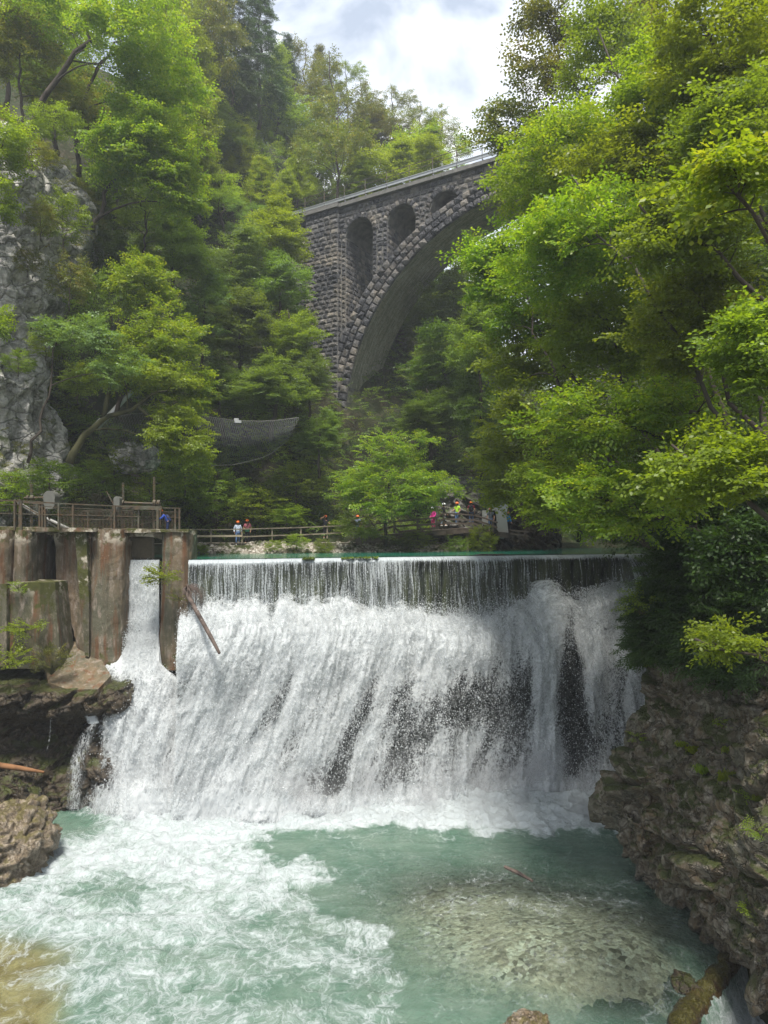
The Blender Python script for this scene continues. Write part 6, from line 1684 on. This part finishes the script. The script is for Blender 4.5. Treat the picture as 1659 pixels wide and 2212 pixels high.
local(wk, m.build('support_beams', M_WOOD_D, wk))
def slope_rock(name, label, outline, D, seed, mat, depth=2.0, lean=.25):
    """rough rock face behind the path: grid over the outline's box, pushed by noise"""
    xs_ = [p[0] for p in outline]; ys_ = [p[1] for p in outline]; a, b = P(min(xs_), max(ys_), D), P(max(xs_), min(ys_), D)
    X, Z = np.meshgrid(np.arange(a.x, b.x, .09), np.arange(a.z, b.z, .09)); sh = X.shape; X, Z = X.ravel(), Z.ravel()
    cx, hw = (a.x + b.x) / 2, (b.x - a.x) / 2; cz, hz = (a.z + b.z) / 2, (b.z - a.z) / 2
    Y = D + (Z - a.z) * lean + 2.5 * np.abs((X - cx) / hw) ** 4 + 2.5 * np.clip((Z - cz) / hz, 0, 1) ** 5
    p = np.stack([X, Y, Z], 1); d = rock_disp(p * np.array([1, 1, 1.6]) @ np.array([[1, 0, .5], [0, 1, 0], [0, 0, 1]]), seed, .5, .9, 1.4, .45, .12)
    p[:, 1] -= d
    tag(np_mesh(name, p, grid_faces(*sh), mat, None, True), label, 'rock')
slope_rock('rock_outcrop', 'layered grey rock behind the walkers near the grey portal', [(935, 1165), (1090, 1020)], 54.2, 210, M_SLATE)
slope_rock('rock_outcrop', 'dark rock mass carrying the grey portal at the right', [(1040, 1200), (1230, 1000)], 54.6, 215, M_DARKROCK)
slope_rock('rock_outcrop', 'dark bank rock below the wooden walkway', [(830, 1200), (1130, 1150)], 52.4, 220, M_DARKROCK, lean=.6)
q = P(292, 990, 45.2); lump('rock_outcrop', tuple(q), (1.5, 1.0, .9), 9, M_CLIFF, 'pale rock face behind the twisted tree below the net', res=50)
# grey portal
portal = empty('tunnel_portal', P(1075, 1160, 52.5), label='grey steel tunnel portal with an angular outline and a doorway', cat='portal')
M_PORT = plain('grey painted portal plate', (0.36, 0.355, 0.33), .6, .3, 0, .12, 1.5, .15)
def zq(x, y, D): return P(729.9 + x / 3.846, 1028.5 + y / 3.846, D)
m = MB()
m.prism([zq(x, y, 52.8) for x, y in [(1245, 212), (1290, 197), (1322, 206), (1345, 195), (1352, 260), (1312, 285), (1240, 284)]], (0, .25, 0))
m.prism([zq(x, y, 52.5) for x, y in [(1345, 195), (1415, 240), (1400, 330), (1420, 490), (1375, 520), (1325, 515), (1322, 380), (1312, 284)]], (0, .3, 0))
m.prism([zq(x, y, 52.85) for x, y in [(1200, 284), (1258, 284), (1258, 290), (1206, 290), (1206, 425), (1200, 425)]], (0, .2, 0))
local(portal, m.build('portal_plate', M_PORT, portal))
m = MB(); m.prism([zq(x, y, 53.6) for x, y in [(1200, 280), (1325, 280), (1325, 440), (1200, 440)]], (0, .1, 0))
local(portal, m.build('doorway_shade', plain('painted doorway shade', (.012, .012, .012), 1, 0), portal))  # near-black panel stands in for the shade inside the doorway
m = MB(); m.prism([zq(x, y, 52.7) for x, y in [(1205, 288), (1254, 288), (1254, 412), (1205, 400)]], (0, .06, 0))
door = local(portal, m.build('door', M_PORT, portal))
m = MB(); m.prism([zq(x, y, 52.66) for x, y in [(1220, 319), (1238, 319), (1238, 332), (1220, 332)]], (0, .03, 0))
sg = local(door, m.build('door_sign', plain('white sign enamel', (.75, .75, .73), .5, .3, 0, .03), door)); sg.parent = door
m = MB()
for k in range(4): m.prism([zq(x, y, 52.64) for x, y in [(1222 + k * 4, 323), (1224.5 + k * 4, 323), (1224.5 + k * 4, 328), (1222 + k * 4, 328)]], (0, .01, 0))
ms_ = local(door, m.build('sign_marks', plain('grey sign print', (.15, .15, .16), .6), door))
# pieces of railing right of the portal
rail_run('short_railing', 'short timber railing right of the grey portal, half hidden by leaves', [(1102, 1143, 1158, 52.3), (1118, 1145, 1161, 52.3), (1135, 1147, 1163, 52.3)], [(1098, 1145, 52.3), (1142, 1149, 52.3)], [(1098, 1152, 52.3), (1142, 1158, 52.3)], M_WOOD_D, .13)
# rockfall net
def net():
    root = empty('rockfall_net', P(430, 1000, 47), label='sagging silver wire rockfall net slung across the slope below the bridge', cat='net')
    top = [(212, 905), (300, 892), (380, 890), (450, 900), (513, 909), (580, 910), (645, 902)]; bot = [(212, 965), (280, 985), (360, 998), (440, 1006), (510, 1004), (580, 985), (618, 955)]
    n, mrow = 84, 13; tx = np.linspace(0, 1, len(top)); V = []; 
    for j in range(mrow):
        v = j / (mrow - 1)
        for i in range(n):
            u = i / (n - 1); a = (np.interp(u, tx, [p[0] for p in top]), np.interp(u, tx, [p[1] for p in top])); b = (np.interp(u, tx, [p[0] for p in bot]), np.interp(u, tx, [p[1] for p in bot]))
            x = lerp(a[0], b[0], v) + (2.8 if j % 2 else 0); y = lerp(a[1], b[1], v); d = 43.6 + 4.2 * u - 1.3 * math.sin(math.pi * v) - .5 * math.sin(7 * u)
            V.append(P(x, y, d))
    m = MB()
    for j in range(mrow - 1):
        for i in range(n - 1):
            k = j * n + i
            for e in ((k, k + n), (k, k + n + (-1 if j % 2 == 0 and i > 0 else 1))) if True else ():
                m.beam(V[e[0]], V[e[1]], .008, .008)
    local(root, m.build('wire_mesh', plain('dull grey net wire', (.16, .17, .17), .6, .3), root))
    m = MB(); m.tube([V[i] for i in range(0, n, 6)] + [V[n - 1]], .016, 5); m.tube([V[(mrow - 1) * n + i] for i in range(0, n, 6)], .013, 5); m.tube([V[j * n + n - 1] for j in range(mrow)], .013, 5)
    local(root, m.build('edge_cable', M_STEEL_GREY, root))
    m = MB(); q = P(514, 911, 46.6); m.box(q, (.45, .2, .18), .2); m.box(q + Vector((-.1, 0, .15)), (.3, .16, .16)); local(root, m.build('cable_clamp', plain('white cable box', (.35, .36, .36), .5), root))
    m = MB(); m.tube([P(212, 920, 43.4), P(240, 893, 43.6), P(285, 845, 43.9)], .16, 8); m.tube([P(205, 925, 43.3), P(222, 908, 43.4)], .24, 10); local(root, m.build('support_post', M_GALV, root))
net()
# ------------------------------------------------------------------ people
def mat_cloth(name, col, check=None):
    t = NT(name); p = t.coord('Object'); n = t.noise(p, 9, 3, .6); c = t.mix(n, [k * .75 for k in col], [min(1, k * 1.2) for k in col])
    if check is not None:
        ck = t.new('ShaderNodeTexChecker'); ck.inputs['Scale'].default_value = 14; t.l.new(p, ck.inputs[0]); c = t.mix(t.math('MULTIPLY', ck.outputs[1], .6), c, check)
    return t.done(t.bsdf(c, .85, .2, 0, t.bump(n, .4, .02)))
M_SKIN = plain('skin tone', (.48, .27, .18), .55, .35, 0, .08, 12, .05)
M_HAIR = plain('dark brown hair', (.03, .02, .015), .6, .3)
def skinned(name, V, E, R, mat, parent, sub=2):
    me = bpy.data.meshes.new(name); me.from_pydata([tuple(v) for v in V], E, []); me.update()
    o = new_obj(name, me, mat, parent)
    sk = o.modifiers.new('skin', 'SKIN'); sk.use_smooth_shade = True
    lay = me.skin_vertices[0].data if me.skin_vertices else None
    for i, r in enumerate(R):
        r = r if hasattr(r, '__len__') else (r, r); lay[i].radius = r; lay[i].use_root = (i == 0)
    ss = o.modifiers.new('sub', 'SUBSURF'); ss.levels = sub; ss.render_levels = sub
    return o
def person(label, x, yfoot, D, H, face, shirt, trousers, helmet, pose='stand', arms=None, shoes=(.5, .5, .48), skirt=None, bag=None, sleeve='short', zoff=0, hair=True):
    """face: heading in degrees, 0 looks at the camera, positive turns to the photo's right"""
    base = P(x, yfoot, D); base.z += zoff
    root = empty('person', base, math.radians(face), label=label, cat='person'); root.scale = (H / 1.72,) * 3
    bend = {'stand': 0, 'lean': .55, 'walk': 0}[pose]; st = .22 if pose == 'walk' else .03
    def B_(y, z):                                        # lean the trunk forward (towards -y)
        dz = z - .95; return (y - math.sin(bend) * dz, .95 + math.cos(bend) * dz)
    def pt(x_, y_, z_): yy, zz = B_(y_, z_) if z_ > .95 else (y_, z_); return Vector((x_, yy, zz))
    pelvis = pt(0, 0, .94); wst = pt(0, .01, 1.06); chest = pt(0, .0, 1.28); neck = pt(0, .01, 1.46); hb = pt(0, -.01, 1.53); hc = pt(0, -.03, 1.62); ht = pt(0, -.02, 1.71)
    A = arms or {}
    elbL = Vector(A.get('eL', (-.27, .04, 1.13))); wrL = Vector(A.get('wL', (-.25, -.16, .93))); elbR = Vector(A.get('eR', (.27, .04, 1.13))); wrR = Vector(A.get('wR', (.25, -.16, .93)))
    if bend:
        for v in (elbL, wrL, elbR, wrR): yy, zz = B_(v.y, v.z); v.y, v.z = yy - .12, zz
    shL, shR = pt(-.18, .01, 1.40), pt(.18, .01, 1.40)
    hL = wrL + (wrL - elbL).normalized() * .09; hR = wrR + (wrR - elbR).normalized() * .09
    hpL, hpR = Vector((-.095, 0, .90)), Vector((.095, 0, .90))
    kL, kR = Vector((-.11, -.04 - st * .6, .49)), Vector((.11, -.04 + st * .4, .49)); aL, aR = Vector((-.11, .02 - st, .09)), Vector((.11, .04 + st, .09))
    fL, fR = aL + Vector((-.02, -.15, -.055)), aR + Vector((.02, -.15, -.055))
    V = [pelvis, wst, chest, neck, hb, hc, ht, shL, elbL, wrL, hL, shR, elbR, wrR, hR, hpL, kL, aL, fL, hpR, kR, aR, fR]
    E = [(0, 1), (1, 2), (2, 3), (3, 4), (4, 5), (5, 6), (2, 7), (7, 8), (8, 9), (9, 10), (2, 11), (11, 12), (12, 13), (13, 14), (0, 15), (15, 16), (16, 17), (17, 18), (0, 19), (19, 20), (20, 21), (21, 22)]
    R = [(.13, .10), (.12, .09), (.14, .10), .055, .055, (.078, .095), (.055, .065), .055, .04, .028, (.035, .02), .055, .04, .028, (.035, .02), .085, .058, .042, .032, .085, .058, .042, .032]
    body = skinned('body', V, E, R, M_SKIN, root)
    # fingers and thumbs
    m = MB()
    for hnd, wr, sg in ((hL, wrL, 1), (hR, wrR, -1)):
        d = (hnd - wr).normalized(); s = d.cross(Vector((0, 1, 0)));  s = s.normalized() if s.length > .1 else Vector((1, 0, 0))
        for k, L in enumerate((.07, .08, .075, .06)):
            o = hnd + s * (k - 1.5) * .016; m.tube([o - d * .02, o + d * L * .55, o + d * L + Vector((0, -.015, 0))], [.009, .008, .006], 5)
        m.tube([wr + d * .03, wr + d * .05 + s * .035 * sg, wr + d * .08 + s * .045 * sg], [.011, .009, .007], 5)
    f = m.build('fingers', M_SKIN, body, True)
    # face
    m = MB(); fc = hc + Vector((0, -.088, 0)); m.add([fc + Vector((-.014, .01, -.02)), fc + Vector((.014, .01, -.02)), fc + Vector((0, .01, .03)), fc + Vector((0, -.022, -.016))], [(0, 1, 3), (1, 2, 3), (2, 0, 3)])
    m.build('nose', M_SKIN, body)
    m = MB()
    for sx in (-.03, .03): m.box(fc + Vector((sx, .002, .022)), (.02, .012, .009))
    m.box(fc + Vector((0, .004, -.052)), (.04, .012, .008)); m.build('eyes_and_mouth', M_HAIR, body)
    if hair:
        m = MB(); m.lathe([(.05, -.13), (.09, -.08), (.095, 0), (.085, .05)], hc + Vector((0, .028, .0)), 12, 1, .85); m.build('hair', M_HAIR, root, True)
    # shirt
    sl = {'short': .55, 'long': 1.0}[sleeve]
    sV = [pelvis + Vector((0, 0, -.02)), wst, chest, pt(0, .01, 1.43), shL, shL.lerp(elbL, min(1, sl * 1.3)), shR, shR.lerp(elbR, min(1, sl * 1.3))]
    sE = [(0, 1), (1, 2), (2, 3), (2, 4), (4, 5), (2, 6), (6, 7)]; sR = [(.155, .125), (.145, .115), (.165, .125), .075, .075, .058, .075, .058]
    if sl >= 1:
        sV += [elbL.lerp(wrL, .92), elbR.lerp(wrR, .92)]; sE += [(5, 8), (7, 9)]; sR += [.045, .045]
    if skirt: sV += [Vector((0, 0, .66))]; sE += [(0, len(sV) - 1)]; sR += [(.19, .16)]
    skinned('shirt', sV, sE, sR, shirt, root)
    tV = [Vector((0, 0, .97)), hpL, kL, aL + Vector((0, 0, .03)), hpR, kR, aR + Vector((0, 0, .03))]
    skinned('trousers', tV, [(0, 1), (1, 2), (2, 3), (0, 4), (4, 5), (5, 6)], [(.135, .11), .10, .072, .06, .10, .072, .06], trousers, root)
    for a, b in ((aL, fL), (aR, fR)):
        m = MB(); c = a.lerp(b, .45); m.lathe([(.02, -.0), (.055, .0), (.06, .03), (.045, .065), (.01, .09)], Vector((c.x, c.y, -.005)), 10, .75, 2.1); m.build('shoe', plain('shoe rubber %.2f' % shoes[0], shoes, .7), root, True)
    # helmet
    hm = MB(); up = (ht - hc).normalized(); Mr = Matrix.Rotation(bend, 3, 'X')
    hm.lathe([(.118, -.012), (.126, -.008), (.124, .02), (.117, .06), (.095, .10), (.055, .125), (.004, .132)], hc + up * .015, 16, 1, 1.16, Mr)
    ho = hm.build('helmet', helmet, root, True)
    sm = MB(); sm.tube([hc + Vector((-.10, .0, .02)), hc + Vector((-.075, -.03, -.07)), hc + Vector((0, -.045, -.115)), hc + Vector((.075, -.03, -.07)), hc + Vector((.10, 0, .02))], .008, 5); sm.build('chin_strap', M_HAIR, ho)
    if bag:
        kind, mt = bag; m = MB()
        if kind == 'backpack':
            m.lathe([(.03, .0), (.13, .02), (.15, .12), (.15, .34), (.11, .44), (.03, .47)], pt(0, .19, 1.0), 12, 1, .62, Mr)
            b = m.build('backpack', mt, root, True); s = MB()
            for sx in (-.11, .11): s.tube([pt(sx, .1, 1.42), pt(sx, -.05, 1.45), pt(sx, -.13, 1.3), pt(sx * 1.1, -.08, 1.1)], .018, 6)
            s.build('strap', mt, b)
        elif kind == 'sling':
            m.box((.02, -.17, 1.0), (.30, .1, .24)); b = m.build('shoulder_bag', mt, root); s = MB(); s.tube([(-.12, -.16, 1.08), (-.05, -.15, 1.25), (.10, -.08, 1.45)], .018, 6); s.build('strap', M_HAIR, b)
        elif kind == 'camera':
            m.box(tuple(hL + Vector((.05, -.03, .03))), (.12, .07, .08)); m.build('camera_body', M_HAIR, root)
    return root
HO = plain('orange helmet shell', (.85, .17, .03), .35, .5, 0, .06, 4, .02); HW = plain('white helmet shell', (.75, .77, .80), .35, .5, 0, .05, 4, .02)
JEAN = mat_cloth('blue jeans', (.10, .17, .32)); DARKT = mat_cloth('black trousers', (.02, .02, .025))
person('person in a blue jacket and orange helmet bending over the deck railing', 362, 1150, 39.6, 1.72, -70, mat_cloth('bright blue jacket', (.03, .07, .34)), mat_cloth('navy trousers', (.02, .03, .08)), HO, 'lean', sleeve='long', bag=('backpack', mat_cloth('navy backpack', (.03, .05, .14))), zoff=-.35,
       arms={'eL': (-.24, -.1, 1.2), 'wL': (-.2, -.35, 1.12), 'eR': (.24, -.1, 1.2), 'wR': (.2, -.35, 1.12)})
person('person in a white and blue checked shirt and jeans walking on the path', 513.5, 1177, 49.3, 1.70, 15, mat_cloth('pale blue checked shirt', (.62, .68, .78), (.25, .32, .48)), JEAN, HO, 'walk', shoes=(.7, .7, .7), sleeve='long')
person('person in a dusty pink shirt with a green bag standing by the path fence', 534, 1175, 50.2, 1.76, 5, mat_cloth('dusty pink shirt', (.42, .14, .17)), DARKT, HO, 'stand', bag=('sling', mat_cloth('dark green bag', (.02, .10, .06))), arms={'eL': (-.27, .0, 1.12), 'wL': (-.12, -.18, 1.08)})
person('person in a black shirt and shorts raising one hand to the helmet', 703, 1163, 52.6, 1.74, 10, mat_cloth('black shirt', (.02, .022, .028)), mat_cloth('black shorts', (.025, .025, .03)), HO, 'stand', bag=('camera', M_HAIR), arms={'eL': (-.40, -.08, 1.50), 'wL': (-.17, -.16, 1.62), 'eR': (.28, .0, 1.15), 'wR': (.30, -.22, 1.12)})
person('person in a blue patterned shirt half hidden by leaves', 773, 1161, 53.2, 1.70, -20, mat_cloth('blue patterned shirt', (.25, .30, .40), (.05, .07, .14)), JEAN, HO, 'walk')
person('person in a long pink raincoat and a white helmet on the walkway', 936, 1143, 53.0, 1.68, -60, mat_cloth('pink raincoat', (.62, .05, .28)), mat_cloth('crimson trousers', (.30, .02, .08)), HW, 'stand', skirt=True, sleeve='long')
person('person in a black jacket and white helmet at the bend of the walkway', 958, 1136, 53.6, 1.76, 60, mat_cloth('black jacket', (.02, .02, .022)), mat_cloth('pale jeans', (.40, .48, .60)), HW, 'walk', sleeve='long', shoes=(.7, .7, .7))
person('person in a neon yellow T-shirt leaning on the walkway railing', 988, 1134, 53.4, 1.76, -50, mat_cloth('neon yellow shirt', (.50, .85, .06)), JEAN, HO, 'stand', arms={'eL': (-.27, -.08, 1.16), 'wL': (-.2, -.3, 1.1)})
person('person in a dark red top with a black backpack near the rock wall', 1018, 1133, 53.4, 1.78, 170, mat_cloth('dark red top', (.14, .015, .03)), mat_cloth('dark jeans', (.06, .09, .17)), HO, 'stand', bag=('backpack', mat_cloth('black backpack', (.015, .015, .02))))
person('person in a grey T-shirt and jeans stepping out of the grey portal doorway', 1060, 1148, 52.2, 1.74, -10, mat_cloth('grey shirt', (.11, .13, .15)), mat_cloth('slate jeans', (.09, .14, .24)), HO, 'walk', bag=('backpack', mat_cloth('charcoal backpack', (.03, .03, .035))))
person('person in a bright blue jacket just right of the grey portal', 1096.5, 1154, 53.0, 1.72, 20, mat_cloth('sky blue jacket', (.03, .24, .55)), DARKT, HO, 'stand', sleeve='long')

# ------------------------------------------------------------------ moist air in the gorge
def haze():
    m = MB(); m.box((5, 70, 50), (190, 220, 140))
    t = NT('pale gorge air'); v = t.new('ShaderNodeVolumePrincipled'); v.inputs['Color'].default_value = (.86, .92, 1, 1); v.inputs['Density'].default_value = .0008; v.inputs['Anisotropy'].default_value = .2
    t.l.new(v.outputs[0], t.out.inputs[1]); o = m.build('haze', t.m); tag(o, kind='stuff')
haze()

def mist():
    """drifting spray over the foot of the falls"""
    m = MB(); m.box((-1, 35.2, 1.35), (27, 5.6, 4.3)); t = NT('drifting spray mist'); p = t.pos(); s = t.new('ShaderNodeSeparateXYZ'); t.l.new(p, s.inputs[0])
    n = t.range(t.noise(p, .55, 3, .6), .40, .75, 0, 1, True)
    d = t.math('MULTIPLY', n, t.math('MULTIPLY', t.range(s.outputs[2], .2, 3.4, 1, 0, True), t.math('MULTIPLY', t.range(s.outputs[1], 32.4, 34, 0, 1, True), t.math('MULTIPLY', t.range(s.outputs[0], -14.4, -12.5, 0, 1, True), t.range(s.outputs[0], 12.4, 10, 0, 1, True)))))
    v = t.new('ShaderNodeVolumePrincipled'); v.inputs['Color'].default_value = (.95, .97, 1, 1); t.l.new(t.math('MULTIPLY', d, .42), v.inputs['Density'])
    t.l.new(v.outputs[0], t.out.inputs[1]); t.m.cycles.volume_sampling = 'DISTANCE'; o = m.build('mist', t.m); tag(o, kind='stuff')
mist()
SC.cycles.volume_step_rate = 3.0
SC.cycles.volume_max_steps = 48
